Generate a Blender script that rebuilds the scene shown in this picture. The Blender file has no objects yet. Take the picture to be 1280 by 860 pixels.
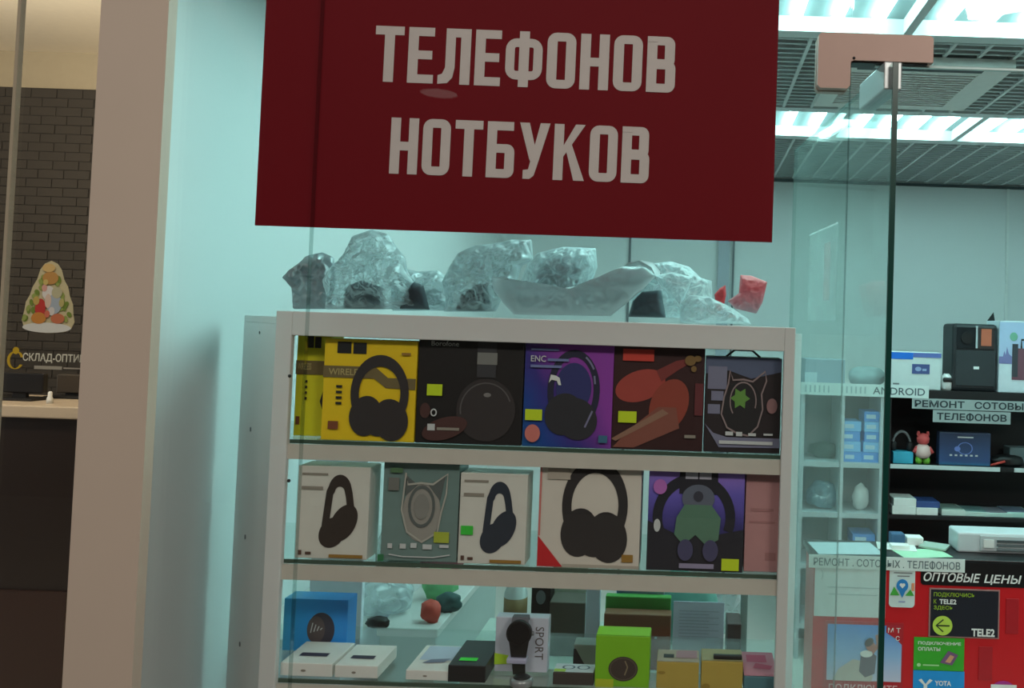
import bpy, bmesh, math, random
from mathutils import Vector, Matrix, noise
random.seed(7)
SC = bpy.context.scene
COL = SC.collection

# ------------------------------------------------------------------ camera
CZ, F, ROLL, PITCH = 1.65, 1100.0, 0.033, math.radians(2.0)
VPX, VPY = 866.0, 410.0
W0, H0 = 1280.0, 860.0
off = F * math.tan(PITCH)
PCX, PCY = VPX + math.sin(ROLL) * off, VPY - math.cos(ROLL) * off
FW = Vector((0, math.cos(PITCH), math.sin(PITCH)))
U0 = Vector((0, -math.sin(PITCH), math.cos(PITCH)))
R0 = Vector((1, 0, 0))
RR = math.cos(ROLL) * R0 + math.sin(ROLL) * U0
UU = -math.sin(ROLL) * R0 + math.cos(ROLL) * U0
CP = Vector((0, 0, CZ))
cam_data = bpy.data.cameras.new('camera')
cam = bpy.data.objects.new('camera', cam_data)
COL.objects.link(cam)
M = Matrix.Identity(4)
for i in range(3):
    M[i][0], M[i][1], M[i][2], M[i][3] = RR[i], UU[i], -FW[i], CP[i]
cam.matrix_world = M
cam_data.sensor_width = 36.0
cam_data.lens = F / W0 * 36.0
cam_data.shift_x = (W0 / 2 - PCX) / W0
cam_data.shift_y = (PCY - H0 / 2) / W0
cam_data.clip_start = 0.05
SC.camera = cam
SC.view_settings.view_transform = 'Standard'
SC.view_settings.look = 'None'
SC.view_settings.gamma = 1.0
SC.view_settings.use_curve_mapping = False
SC.view_settings.exposure = 0.45
SC.cycles.transparent_max_bounces = 24

def P(px, py, Y):
    d = FW + ((px - PCX) / F) * RR - ((py - PCY) / F) * UU
    return CP + d * (Y / d.y)

def PZ(px, py, Z):
    d = FW + ((px - PCX) / F) * RR - ((py - PCY) / F) * UU
    return CP + d * ((Z - CZ) / d.z)

# ------------------------------------------------------------------ world + lights
w = bpy.data.worlds.new('world'); SC.world = w; w.use_nodes = True
w.node_tree.nodes['Background'].inputs[0].default_value = (1.0, 0.95, 0.92, 1)
w.node_tree.nodes['Background'].inputs[1].default_value = 0.32

def area(name, loc, target, sx, sy, power, color):
    l = bpy.data.lights.new(name, 'AREA'); l.shape = 'RECTANGLE'; l.size = sx; l.size_y = sy
    l.energy = power; l.color = color
    o = bpy.data.objects.new(name, l); COL.objects.link(o)
    o.location = loc
    o.rotation_euler = (Vector(target) - Vector(loc)).to_track_quat('-Z', 'Y').to_euler()
    return o
WARM = (1.0, 0.92, 0.83)
# mall corridor ceiling lamps (above and behind the photographer)
area('mall_spot_lamp', (-1.62, -1.9, 3.05), (-1.62, -1.9, 0), 0.22, 0.22, 0.05, WARM).data.shape = 'DISK'
area('mall_ceiling_lamp', (2.1, -1.6, 3.85), (0.6, 0.6, 0.6), 1.2, 0.5, 41, WARM)
area('mall_ceiling_lamp', (-0.9, -1.6, 3.85), (-0.9, 0.4, 0.2), 1.2, 0.5, 28, WARM)
# neighbouring shop ceiling lamp
area('optics_shop_lamp', (-2.7, 2.6, 2.6), (-2.8, 4.0, 2.9), 0.5, 0.5, 24, (1.0, 0.9, 0.76))
CEIL = P(1125, 228, 5.55).z
LIGHT_ROWS = [(2.2, 2.82), (3.82, 4.34)]
LIGHT_X = [-0.54 + 0.6 * i for i in range(5)]

# ------------------------------------------------------------------ materials
_m = {}
def mat(name, col, rough=0.6, metal=0.0, var=0.06, scale=30.0, bump=0.0, emit=None, estr=0.0, spec=0.5, trans=0.0):
    if name in _m: return _m[name]
    m = bpy.data.materials.new(name); m.use_nodes = True
    nt = m.node_tree; b = nt.nodes['Principled BSDF']
    b.inputs['Roughness'].default_value = rough
    b.inputs['Metallic'].default_value = metal
    b.inputs['Specular IOR Level'].default_value = spec
    tc = nt.nodes.new('ShaderNodeTexCoord')
    nz = nt.nodes.new('ShaderNodeTexNoise'); nz.inputs['Scale'].default_value = scale
    nz.inputs['Detail'].default_value = 3
    nt.links.new(tc.outputs['Object'], nz.inputs['Vector'])
    mx = nt.nodes.new('ShaderNodeMix'); mx.data_type = 'RGBA'
    c1 = [max(0, c * (1 - var)) for c in col]; c2 = [min(1, c * (1 + var)) for c in col]
    mx.inputs['A'].default_value = (*c1, 1); mx.inputs['B'].default_value = (*c2, 1)
    nt.links.new(nz.outputs['Fac'], mx.inputs['Factor'])
    nt.links.new(mx.outputs['Result'], b.inputs['Base Color'])
    if bump:
        bp = nt.nodes.new('ShaderNodeBump'); bp.inputs['Strength'].default_value = bump
        bp.inputs['Distance'].default_value = 0.002
        nt.links.new(nz.outputs['Fac'], bp.inputs['Height']); nt.links.new(bp.outputs['Normal'], b.inputs['Normal'])
    if emit:
        b.inputs['Emission Color'].default_value = (*emit, 1); b.inputs['Emission Strength'].default_value = estr
    if trans: b.inputs['Transmission Weight'].default_value = trans
    _m[name] = m
    return m

def srgb(r, g, b):
    f = lambda c: (c / 255 / 12.92) if c <= 10 else ((c / 255 + .055) / 1.055) ** 2.4
    return (f(r), f(g), f(b))
def C(name, r, g, b, **k): return mat(name, srgb(r, g, b), **k)

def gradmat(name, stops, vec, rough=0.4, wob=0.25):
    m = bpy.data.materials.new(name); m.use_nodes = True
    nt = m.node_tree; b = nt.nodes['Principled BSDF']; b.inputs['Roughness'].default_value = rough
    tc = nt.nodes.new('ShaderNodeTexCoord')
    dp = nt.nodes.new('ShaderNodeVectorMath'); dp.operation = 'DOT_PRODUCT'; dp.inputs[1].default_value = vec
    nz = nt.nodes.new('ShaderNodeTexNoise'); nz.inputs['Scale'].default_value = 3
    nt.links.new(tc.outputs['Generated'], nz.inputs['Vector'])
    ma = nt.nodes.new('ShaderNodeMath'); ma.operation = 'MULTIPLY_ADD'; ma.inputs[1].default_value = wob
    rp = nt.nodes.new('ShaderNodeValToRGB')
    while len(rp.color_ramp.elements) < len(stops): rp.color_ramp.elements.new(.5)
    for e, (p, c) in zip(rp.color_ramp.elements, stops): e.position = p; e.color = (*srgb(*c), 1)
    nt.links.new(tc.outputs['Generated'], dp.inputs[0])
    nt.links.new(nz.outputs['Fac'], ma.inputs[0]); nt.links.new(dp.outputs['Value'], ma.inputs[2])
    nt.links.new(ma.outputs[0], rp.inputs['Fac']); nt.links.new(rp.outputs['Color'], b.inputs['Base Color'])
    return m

def glassmat(name, tint, rough=0.01, haze=0.0, hazecol=(.8, .9, .9), fscale=1.0):
    m = bpy.data.materials.new(name); m.use_nodes = True
    nt = m.node_tree; nt.nodes.clear()
    out = nt.nodes.new('ShaderNodeOutputMaterial')
    tr = nt.nodes.new('ShaderNodeBsdfTransparent'); tr.inputs[0].default_value = (*tint, 1)
    gl = nt.nodes.new('ShaderNodeBsdfGlossy'); gl.inputs['Roughness'].default_value = rough
    lw = nt.nodes.new('ShaderNodeLayerWeight'); lw.inputs['Blend'].default_value = 0.5
    pw = nt.nodes.new('ShaderNodeMath'); pw.operation = 'POWER'; pw.inputs[1].default_value = 5
    ma = nt.nodes.new('ShaderNodeMath'); ma.operation = 'MULTIPLY_ADD'
    ma.inputs[1].default_value = 0.9 * fscale; ma.inputs[2].default_value = 0.04 * fscale
    nt.links.new(lw.outputs['Facing'], pw.inputs[0]); nt.links.new(pw.outputs[0], ma.inputs[0])
    mx = nt.nodes.new('ShaderNodeMixShader')
    nt.links.new(ma.outputs[0], mx.inputs[0]); nt.links.new(tr.outputs[0], mx.inputs[1]); nt.links.new(gl.outputs[0], mx.inputs[2])
    last = mx
    if haze:
        df = nt.nodes.new('ShaderNodeBsdfDiffuse'); df.inputs[0].default_value = (*hazecol, 1)
        tl = nt.nodes.new('ShaderNodeBsdfTranslucent'); tl.inputs[0].default_value = (*hazecol, 1)
        ad = nt.nodes.new('ShaderNodeMixShader'); ad.inputs[0].default_value = .4
        nt.links.new(df.outputs[0], ad.inputs[1]); nt.links.new(tl.outputs[0], ad.inputs[2])
        tc = nt.nodes.new('ShaderNodeTexCoord')
        nz = nt.nodes.new('ShaderNodeTexNoise'); nz.inputs['Scale'].default_value = 14; nz.inputs['Detail'].default_value = 5
        nt.links.new(tc.outputs['Object'], nz.inputs['Vector'])
        mr = nt.nodes.new('ShaderNodeMath'); mr.operation = 'MULTIPLY'; mr.inputs[1].default_value = haze * 2
        nt.links.new(nz.outputs['Fac'], mr.inputs[0])
        m2 = nt.nodes.new('ShaderNodeMixShader')
        nt.links.new(mr.outputs[0], m2.inputs[0]); nt.links.new(mx.outputs[0], m2.inputs[1]); nt.links.new(ad.outputs[0], m2.inputs[2])
        last = m2
    nt.links.new(last.outputs[0], out.inputs[0])
    return m

def plasticmat(name, col, clear=0.25, bubble=False, rough=0.25, fold=.5):
    m = bpy.data.materials.new(name); m.use_nodes = True
    nt = m.node_tree; nt.nodes.clear()
    out = nt.nodes.new('ShaderNodeOutputMaterial')
    tr = nt.nodes.new('ShaderNodeBsdfTransparent'); tr.inputs[0].default_value = (.9, .95, .96, 1)
    df = nt.nodes.new('ShaderNodeBsdfDiffuse'); df.inputs[0].default_value = (*col, 1)
    tl = nt.nodes.new('ShaderNodeBsdfTranslucent'); tl.inputs[0].default_value = (*col, 1)
    gl = nt.nodes.new('ShaderNodeBsdfGlossy'); gl.inputs['Roughness'].default_value = rough
    tc = nt.nodes.new('ShaderNodeTexCoord')
    vz = nt.nodes.new('ShaderNodeTexVoronoi')
    vz.inputs['Scale'].default_value = 90 if bubble else 15
    if not bubble: vz.feature = 'DISTANCE_TO_EDGE'
    dn = nt.nodes.new('ShaderNodeTexNoise'); dn.inputs['Scale'].default_value = 9
    vm = nt.nodes.new('ShaderNodeVectorMath'); vm.operation = 'MULTIPLY_ADD'; vm.inputs[1].default_value = (.10, .10, .10)
    nt.links.new(tc.outputs['Object'], dn.inputs['Vector']); nt.links.new(dn.outputs['Color'], vm.inputs[0]); nt.links.new(tc.outputs['Object'], vm.inputs[2])
    nt.links.new(tc.outputs['Object'] if bubble else vm.outputs[0], vz.inputs['Vector'])
    bp = nt.nodes.new('ShaderNodeBump'); bp.inputs['Strength'].default_value = .7 if bubble else fold; bp.inputs['Distance'].default_value = .004 if bubble else .05
    nt.links.new(vz.outputs[0], bp.inputs['Height'])
    for n in (df, tl, gl): nt.links.new(bp.outputs[0], n.inputs['Normal'])
    a = nt.nodes.new('ShaderNodeMixShader'); a.inputs[0].default_value = .4
    nt.links.new(df.outputs[0], a.inputs[1]); nt.links.new(tl.outputs[0], a.inputs[2])
    b = nt.nodes.new('ShaderNodeMixShader'); b.inputs[0].default_value = .22
    nt.links.new(a.outputs[0], b.inputs[1]); nt.links.new(gl.outputs[0], b.inputs[2])
    lw = nt.nodes.new('ShaderNodeLayerWeight'); lw.inputs['Blend'].default_value = .5
    nt.links.new(bp.outputs[0], lw.inputs['Normal'])
    ma = nt.nodes.new('ShaderNodeMath'); ma.operation = 'MULTIPLY_ADD'; ma.inputs[1].default_value = -clear; ma.inputs[2].default_value = clear
    nt.links.new(lw.outputs['Facing'], ma.inputs[0])
    c = nt.nodes.new('ShaderNodeMixShader'); nt.links.new(ma.outputs[0], c.inputs[0])
    nt.links.new(b.outputs[0], c.inputs[1]); nt.links.new(tr.outputs[0], c.inputs[2])
    nt.links.new(c.outputs[0], out.inputs[0])
    return m

GLASS = glassmat('shop_glass', (.975, .995, .99))
GLASS_DOOR = glassmat('door_glass', (.92, .985, .97), haze=.045, hazecol=(.75, .9, .88), fscale=.45)
GLASS_SHELF = glassmat('shelf_glass', (.94, .985, .97))
EDGE = C('glass_edge_green', 8, 62, 54, rough=.3)
SEAL = glassmat('silicone_seal', (.80, .85, .84))
WHITE = C('white_laminate', 214, 212, 208, rough=.5)
WHITEP = C('white_paint', 226, 228, 226, rough=.7)
PAPER = C('white_paper', 232, 232, 228, rough=.8)
BLACK = C('black_plastic', 24, 23, 24, rough=.45)
INK = C('black_print', 30, 28, 30, rough=.55)
GREYP = C('grey_plastic', 120, 122, 126, rough=.5)
YEL = C('price_yellow', 206, 226, 30, rough=.6)
GRN = C('price_green', 60, 200, 60, rough=.6)
MUTE = C('muted_print', 150, 140, 128, rough=.6)
GOLD = C('gold_print', 160, 118, 50, rough=.5)
LITE = C('light_print', 205, 205, 205, rough=.6)
REDP = C('red_print', 206, 36, 42, rough=.5)

# ------------------------------------------------------------------ helpers
def tag(o, label=None, cat=None, group=None, kind=None):
    if label: o['label'] = label
    if cat: o['category'] = cat
    if group: o['group'] = group
    if kind: o['kind'] = kind
    return o

class MB:
    def __init__(s): s.v = []; s.f = []; s.sm = []
    def add(s, vs, fs, sm=False):
        n = len(s.v); s.v += [tuple(v) for v in vs]; s.f += [[i + n for i in f] for f in fs]; s.sm += [sm] * len(fs)
        return s
    def box(s, x0, x1, y0, y1, z0, z1):
        vs = [(x, y, z) for z in (z0, z1) for y in (y0, y1) for x in (x0, x1)]
        return s.add(vs, [(0, 2, 3, 1), (4, 5, 7, 6), (0, 1, 5, 4), (2, 6, 7, 3), (0, 4, 6, 2), (1, 3, 7, 5)])
    def bbox(s, x0, x1, y0, y1, z0, z1, b=.003):
        bm = bmesh.new(); bmesh.ops.create_cube(bm, size=1)
        for v in bm.verts:
            v.co = Vector(((x0 + x1) / 2 + v.co.x * (x1 - x0), (y0 + y1) / 2 + v.co.y * (y1 - y0), (z0 + z1) / 2 + v.co.z * (z1 - z0)))
        bmesh.ops.bevel(bm, geom=list(bm.edges), offset=b, segments=2, affect='EDGES', profile=.5)
        bm.verts.index_update()
        s.add([v.co for v in bm.verts], [[v.index for v in f.verts] for f in bm.faces]); bm.free(); return s
    def prism(s, poly, axis, a, b):
        # poly in the two other axes, extruded along axis from a to b
        def pt(p, t):
            q = list(p); q.insert(axis, t); return q
        n = len(poly)
        vs = [pt(p, a) for p in poly] + [pt(p, b) for p in poly]
        fs = [list(range(n)), list(range(2 * n - 1, n - 1, -1))] + [(i, (i + 1) % n, n + (i + 1) % n, n + i) for i in range(n)]
        return s.add(vs, fs)
    def tube(s, pts, r, n=8, closed=False):
        pts = [Vector(p) for p in pts]; m = len(pts); base = len(s.v); vs = []; fs = []
        for i, p in enumerate(pts):
            if closed: t = pts[(i + 1) % m] - pts[i - 1]
            else: t = pts[min(i + 1, m - 1)] - pts[max(i - 1, 0)]
            t.normalize(); up = Vector((0, 0, 1)) if abs(t.z) < .9 else Vector((0, 1, 0))
            a = t.cross(up).normalized(); b = a.cross(t)
            rr = r[i] if isinstance(r, (list, tuple)) else r
            for k in range(n):
                an = 2 * math.pi * k / n; vs.append(p + a * math.cos(an) * rr + b * math.sin(an) * rr)
        for i in range(m if closed else m - 1):
            j = (i + 1) % m
            for k in range(n): fs.append((i * n + k, i * n + (k + 1) % n, j * n + (k + 1) % n, j * n + k))
        if not closed: fs += [list(range(n))[::-1], list(range((m - 1) * n, m * n))]
        return s.add(vs, fs, True)
    def lathe(s, prof, cx, cy, n=20):
        vs = []; fs = []; m = len(prof)
        for (r, z) in prof:
            for k in range(n):
                a = 2 * math.pi * k / n; vs.append((cx + r * math.cos(a), cy + r * math.sin(a), z))
        for i in range(m - 1):
            for k in range(n): fs.append((i * n + k, i * n + (k + 1) % n, (i + 1) * n + (k + 1) % n, (i + 1) * n + k))
        fs += [list(range(n))[::-1], list(range((m - 1) * n, m * n))]
        return s.add(vs, fs, True)
    def build(s, name, m, parent=None, origin=None):
        me = bpy.data.meshes.new(name)
        if origin is None and parent is None:
            xs = [v[0] for v in s.v]; ys = [v[1] for v in s.v]; zs = [v[2] for v in s.v]
            origin = Vector(((min(xs) + max(xs)) / 2, (min(ys) + max(ys)) / 2, min(zs)))
        # parts: mesh coordinates are world coordinates relative to the root location
        if parent is not None:
            o0 = parent; L = Vector((0, 0, 0))
            if parent.get('_local'): L = Vector((0, 0, 0))
            else:
                while o0 is not None: L += o0.location; o0 = o0.parent
            origin = L
        origin = Vector(origin)
        me.from_pydata([tuple(Vector(v) - origin) for v in s.v], [], s.f)
        for p, k in zip(me.polygons, s.sm): p.use_smooth = k
        me.materials.append(m)
        o = bpy.data.objects.new(name, me); COL.objects.link(o)
        if parent is not None: o.parent = parent
        else: o.location = origin
        return o

def empty(name, loc, rotz=0):
    o = bpy.data.objects.new(name, None); COL.objects.link(o); o.location = loc; o.rotation_euler = (0, 0, rotz); o.empty_display_size = .05
    return o

def thing(name, loc, label, cat, group=None):
    return tag(empty(name, loc), label, cat, group)

def struct(name, mb, m, parent=None):
    o = mb.build(name, m, parent)
    if parent is None: o['kind'] = 'structure'
    return o

# ---- flat print on faces: shapes in (u, v) metres
def S_rect(x0, y0, x1, y1): return [([(x0, y0), (x1, y0), (x1, y1), (x0, y1)], None)]
def S_poly(p): return [(list(p), None)]
def S_ell(cx, cy, rx, ry, rot=0, n=28):
    c, s = math.cos(rot), math.sin(rot)
    return [([(cx + rx * math.cos(t) * c - ry * math.sin(t) * s, cy + rx * math.cos(t) * s + ry * math.sin(t) * c) for t in [2 * math.pi * k / n for k in range(n)]], None)]
def S_stroke(pts, wd, closed=False):
    pts = [Vector((p[0], p[1])) for p in pts]; n = len(pts); vs = []; out = []
    L, R = [], []
    for i, p in enumerate(pts):
        if closed: t = pts[(i + 1) % n] - pts[i - 1]
        else: t = pts[min(i + 1, n - 1)] - pts[max(i - 1, 0)]
        t.normalize(); nn = Vector((-t.y, t.x)); ww = wd[i] if isinstance(wd, list) else wd
        L.append(p + nn * ww / 2); R.append(p - nn * ww / 2)
    for i in range(n if closed else n - 1):
        j = (i + 1) % n; out.append(([tuple(R[i]), tuple(R[j]), tuple(L[j]), tuple(L[i])], None))
    return out
def arc(cx, cy, rx, ry, a0, a1, n=16):
    return [(cx + rx * math.cos(math.radians(a0 + (a1 - a0) * k / n)), cy + ry * math.sin(math.radians(a0 + (a1 - a0) * k / n))) for k in range(n + 1)]
def rrect(x0, y0, x1, y1, r, n=5):
    r = min(r, (x1 - x0) / 2, (y1 - y0) / 2); pts = []
    for (cx, cy, a) in ((x1 - r, y1 - r, 0), (x0 + r, y1 - r, 90), (x0 + r, y0 + r, 180), (x1 - r, y0 + r, 270)):
        pts += arc(cx, cy, r, r, a, a + 90, n)
    return pts
def S_ring(x0, y0, x1, y1, s, r, sy=None):
    sy = sy or s
    o = rrect(x0, y0, x1, y1, r); i = rrect(x0 + s, y0 + sy, x1 - s, y1 - sy, max(r - s, .02 * (x1 - x0))); n = len(o)
    return [([o[k], o[(k + 1) % n], i[(k + 1) % n], i[k]], None) for k in range(n)]
_txt = {}
def text_geo(t, bold):
    key = (t, bold)
    if key not in _txt:
        cu = bpy.data.curves.new('t', 'FONT'); cu.body = t; cu.size = 1; cu.offset = bold; cu.resolution_u = 3; cu.fill_mode = 'FRONT'
        ob = bpy.data.objects.new('t', cu); COL.objects.link(ob)
        dg = bpy.context.evaluated_depsgraph_get(); ev = ob.evaluated_get(dg)
        me = ev.to_mesh(); vs = [v.co.copy() for v in me.vertices]; fs = [list(p.vertices) for p in me.polygons]
        ev.to_mesh_clear(); bpy.data.objects.remove(ob); bpy.data.curves.remove(cu)
        _txt[key] = (vs, fs)
    return _txt[key]
def S_text(t, x0, y0, x1, y1, bold=0.0, slant=0.0):
    """text fitted to the rectangle, as flat faces"""
    vs, fs = text_geo(t.replace('Ф', 'О'), bold)
    a, b = min(v.x for v in vs), max(v.x for v in vs); c, d = min(v.y for v in vs), max(v.y for v in vs)
    fit = lambda p: (x0 + (p[0] - a) / (b - a) * (x1 - x0) + slant * (p[1] - c) / (d - c) * (y1 - y0), y0 + (p[1] - c) / (d - c) * (y1 - y0))
    out = [([fit((v.x, v.y)) for v in vs], fs)]
    i = t.find('Ф')
    if i >= 0:
        pre = text_geo(t[:i + 1].replace('Ф', 'О'), bold)[0]; o_ = text_geo('О', bold)[0]
        xe = max(v.x for v in pre); wo = max(v.x for v in o_) - min(v.x for v in o_); m_ = xe - wo / 2; sw = .055 + bold
        out.append(([fit(p) for p in ((m_ - sw, c - .04), (m_ + sw, c - .04), (m_ + sw, d + .04), (m_ - sw, d + .04))], None))
    return out
def S_move(shapes, fn): return [([fn(p) for p in s[0]], s[1]) for s in shapes]

class Face:
    """a flat face of a thing; u right, v up, n outwards; prints on it are children of the thing"""
    def __init__(s, root, o, u, v, w, h, lvl0=1, step=.0006):
        s.root = root; s.o = Vector(o); s.u = Vector(u); s.v = Vector(v); s.n = s.u.cross(s.v); s.w = w; s.h = h; s.k = lvl0; s.step = step
    def put(s, name, shapes, m, lvl=None, unit=True, parent=None):
        if lvl is None: s.k += 1; lvl = s.k
        sx, sy = (s.w, s.h) if unit else (1, 1)
        vs = []; fs = []
        for q_, (pts, f) in enumerate(shapes):
            n = len(vs)
            vs += [tuple(s.o + s.u * p[0] * sx + s.v * p[1] * sy + s.n * (lvl * s.step + q_ * 1.5e-5)) for p in pts]
            fs += [[i + n for i in q] for q in (f if f else [list(range(len(pts)))])]
        me = bpy.data.meshes.new(name); me.from_pydata(vs, [], fs); me.materials.append(m)
        o = bpy.data.objects.new(name, me); COL.objects.link(o); o.parent = parent or s.root
        return o

def rect(px0, px1, yt, yb, Y):
    xm, ym = (px0 + px1) / 2, (yt + yb) / 2
    return P(px0, ym, Y).x, P(px1, ym, Y).x, P(xm, yb, Y).z, P(xm, yt, Y).z

def carton(name, label, cat, px0, px1, yt, Y, d, Z, m, group=None, rot=0, bev=.0015, topmat=None):
    """a box standing on height Z whose front is at depth Y and spans px0..px1, top edge at row yt (mid)"""
    ybot = yt + 60
    x0, x1, _, z1 = rect(px0, px1, yt, ybot, Y)
    wd, h = x1 - x0, z1 - Z
    mb = MB().bbox(-wd / 2, wd / 2, -d / 2, d / 2, 0, h, bev)
    o = mb.build(name, m, None, origin=(0, 0, 0))
    o.location = ((x0 + x1) / 2, Y + d / 2, Z); o.rotation_euler = (0, 0, rot)
    tag(o, label, cat, group)
    front = Face(o, (-wd / 2, -d / 2, 0), (1, 0, 0), (0, 0, 1), wd, h)
    top = Face(o, (-wd / 2, -d / 2, h), (1, 0, 0), (0, 1, 0), wd, d)
    if topmat: top.put('lid', S_rect(0.01, 0.01, .99, .99), topmat)
    return o, front, top

def sign(name, label, cat, px0, px1, yt, yb, Y, m, th=.002, group=None, rad=0):
    x0, x1, z0, z1 = rect(px0, px1, yt, yb, Y)
    wd, h = x1 - x0, z1 - z0
    mb = MB()
    if rad: mb.prism([(p[0] - wd / 2, p[1]) for p in rrect(0, 0, wd, h, rad)], 1, -th / 2, th / 2)
    else: mb.box(-wd / 2, wd / 2, -th / 2, th / 2, 0, h)
    o = mb.build(name, m, None, origin=(0, 0, 0)); o.location = ((x0 + x1) / 2, Y - th / 2, z0)
    tag(o, label, cat, group)
    return o, Face(o, (-wd / 2, -th / 2, 0), (1, 0, 0), (0, 0, 1), wd, h)

def put_headphones(f, cx, cy, w, h, m, tilt=0.0, name='printed_headphones', single=False):
    """print of over-ear headphones in metres-free unit coords corrected for aspect"""
    asp = f.w / f.h
    def fn(p):
        x, y = p[0] * w, p[1] * h
        return (cx + x + tilt * y, cy + y)
    sh = []
    if single:   # folded, three-quarter view
        sh += S_stroke([(-.30, -.2), (-.25, .1), (-.22, .28)] + arc(.02, .3, .20, .16, 165, 15, 12) + [(.25, .25), (.30, .05), (.34, -.1)], .17)
        sh += S_ell(-.12, -.28, .33, .21, .25) + S_ell(.14, -.14, .36, .23, .5)
    else:
        sh += S_stroke(arc(0, .05, .42, .4, 205, -25, 26), .14)
        sh += S_ell(-.22, -.22, .28, .24, .25) + S_ell(.2, -.26, .3, .25, -.25)
        sh += S_ell(0, -.3, .25, .16)
    return f.put(name, S_move(sh, fn), m)

def text_bars(f, x0, y0, x1, n, m, hh=.018, gap=.035, name='small_print'):
    sh = []
    for i in range(n): sh += S_rect(x0, y0 - i * gap, x0 + (x1 - x0) * (1 - .25 * (i % 2)), y0 - i * gap + hh)
    return f.put(name, sh, m)

# ================================================================== SETTING
GY = 1.75                                     # glass front of the shop
YB = 5.55                                     # back wall
WL = -1.26                                    # left wall of the shop
WR = 3.0
wallm = C('shop_wall_paint', 222, 224, 224, rough=.75, var=.02, scale=3)
struct('floor', MB().box(-6, 5, GY, 8, -.05, 0), C('floor_tile', 222, 216, 208, rough=.35))
struct('floor_mall', MB().box(-9, 9, -4.2, GY - .0005, -.05, 0), C('mall_floor_tile', 96, 88, 80, rough=.5))
struct('wall_reflection_blocker', MB().box(-9, 9, -4.4, -4.2, 0, 5.5), C('reflection_blocker_dark', 46, 40, 38, rough=.8))  # unseen dark wall behind the camera, added to keep glass reflections dark
struct('wall_left', MB().box(WL - .03, WL, 2.03, YB, 0, CEIL + .25), wallm)
struct('wall_back', MB().box(WL, WR, YB, YB + .1, 0, CEIL + .25), wallm)
struct('wall_right', MB().box(WR, WR + .1, GY + .1, YB, 0, CEIL + .25), wallm)
for i, (px, ww, col) in enumerate(((787, .014, GREYP), (917, .012, GREYP), (1259, .016, WHITEP))):
    a = P(px, 320, YB - .012)
    struct('trim_%d' % (i + 1), MB().box(a.x - ww / 2, a.x + ww / 2, YB - .012, YB, 0, CEIL), col)
a = P(905, 320, YB - .04)
struct('trim_4', MB().box(a.x - .035, a.x + .035, YB - .035, YB, 0, CEIL - .2), C('lilac_post', 176, 180, 190))
struct('trim_5', MB().box(WL, WR, YB - .02, YB, CEIL - .022, CEIL - .006), C('shadow_gap', 70, 80, 82))

# ---- ceiling: slab, runners, louvre grille
ceil_o = struct('ceiling', MB().box(WL - .1, WR + .1, GY + .05, YB + .1, CEIL + .16, CEIL + .25), C('ceiling_slab', 120, 126, 126, rough=.9))
frame = C('ceiling_runner', 205, 208, 208, rough=.5)
slat_m = C('ceiling_louvre', 176, 182, 182, rough=.5)
for yy in (2.178, 2.842, 3.798, 4.362):
    MB().box(WL, WR, yy - .022, yy + .022, CEIL, CEIL + .03).build('runner', frame, ceil_o)
bands = [(GY + .06, 2.15), (2.87, 3.77), (4.39, YB)]
AC = (.47, 1.09, 3.02, 3.62)
lv = MB(); rn = MB()
for (a, b) in bands:
    y = a + .02
    while y < b:
        segs = [(WL, WR)]
        if AC[2] < y < AC[3]: segs = [(WL, AC[0]), (AC[1], WR)]
        for (p, q) in segs: lv.box(p, q, y - .008, y + .008, CEIL + .004, CEIL + .04)
        y += .05
    x = WL + .06
    while x < WR:
        parts = [(a, b)]
        if AC[0] < x < AC[1] and a < AC[2] < b: parts = [(a, AC[2]), (AC[3], b)]
        for (p, q) in parts: rn.box(x - .006, x + .006, p, q, CEIL, CEIL + .045)
        x += .12
g1 = lv.build('louvre_grille', slat_m, ceil_o); tag(g1, kind='stuff')
g2 = rn.build('louvre_carriers', frame, ceil_o); tag(g2, kind='stuff')

# ---- fluorescent fixtures
TUBE = mat('fluorescent_tube', (.9, 1, 1), emit=(.55, 1.0, .96), estr=12.0)
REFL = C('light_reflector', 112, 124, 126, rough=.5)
def fixture(x, ya, yb, label, group):
    t = thing('ceiling_light', (x + .3, (ya + yb) / 2, CEIL), label, 'ceiling light', group)
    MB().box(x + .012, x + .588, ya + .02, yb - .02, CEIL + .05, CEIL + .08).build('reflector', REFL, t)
    m = MB()
    m.box(x, x + .014, ya, yb, CEIL, CEIL + .08).box(x + .586, x + .6, ya, yb, CEIL, CEIL + .08)
    m.box(x + .014, x + .586, ya, ya + .02, CEIL, CEIL + .08).box(x + .014, x + .586, yb - .02, yb, CEIL, CEIL + .08)
    m.build('housing', frame, t)
    for k in range(4):
        xx = x + .105 + .13 * k
        MB().tube([(xx, ya + .03, CEIL + .03), (xx, yb - .03, CEIL + .03)], .019, 10).build('fluorescent_tube', TUBE, t)
    return t
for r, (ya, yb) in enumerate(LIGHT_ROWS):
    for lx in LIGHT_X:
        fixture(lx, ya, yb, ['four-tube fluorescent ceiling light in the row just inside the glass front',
                             'four-tube fluorescent ceiling light in the row nearer the back wall'][r], ['front row of ceiling lights', 'rear row of ceiling lights'][r])
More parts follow.
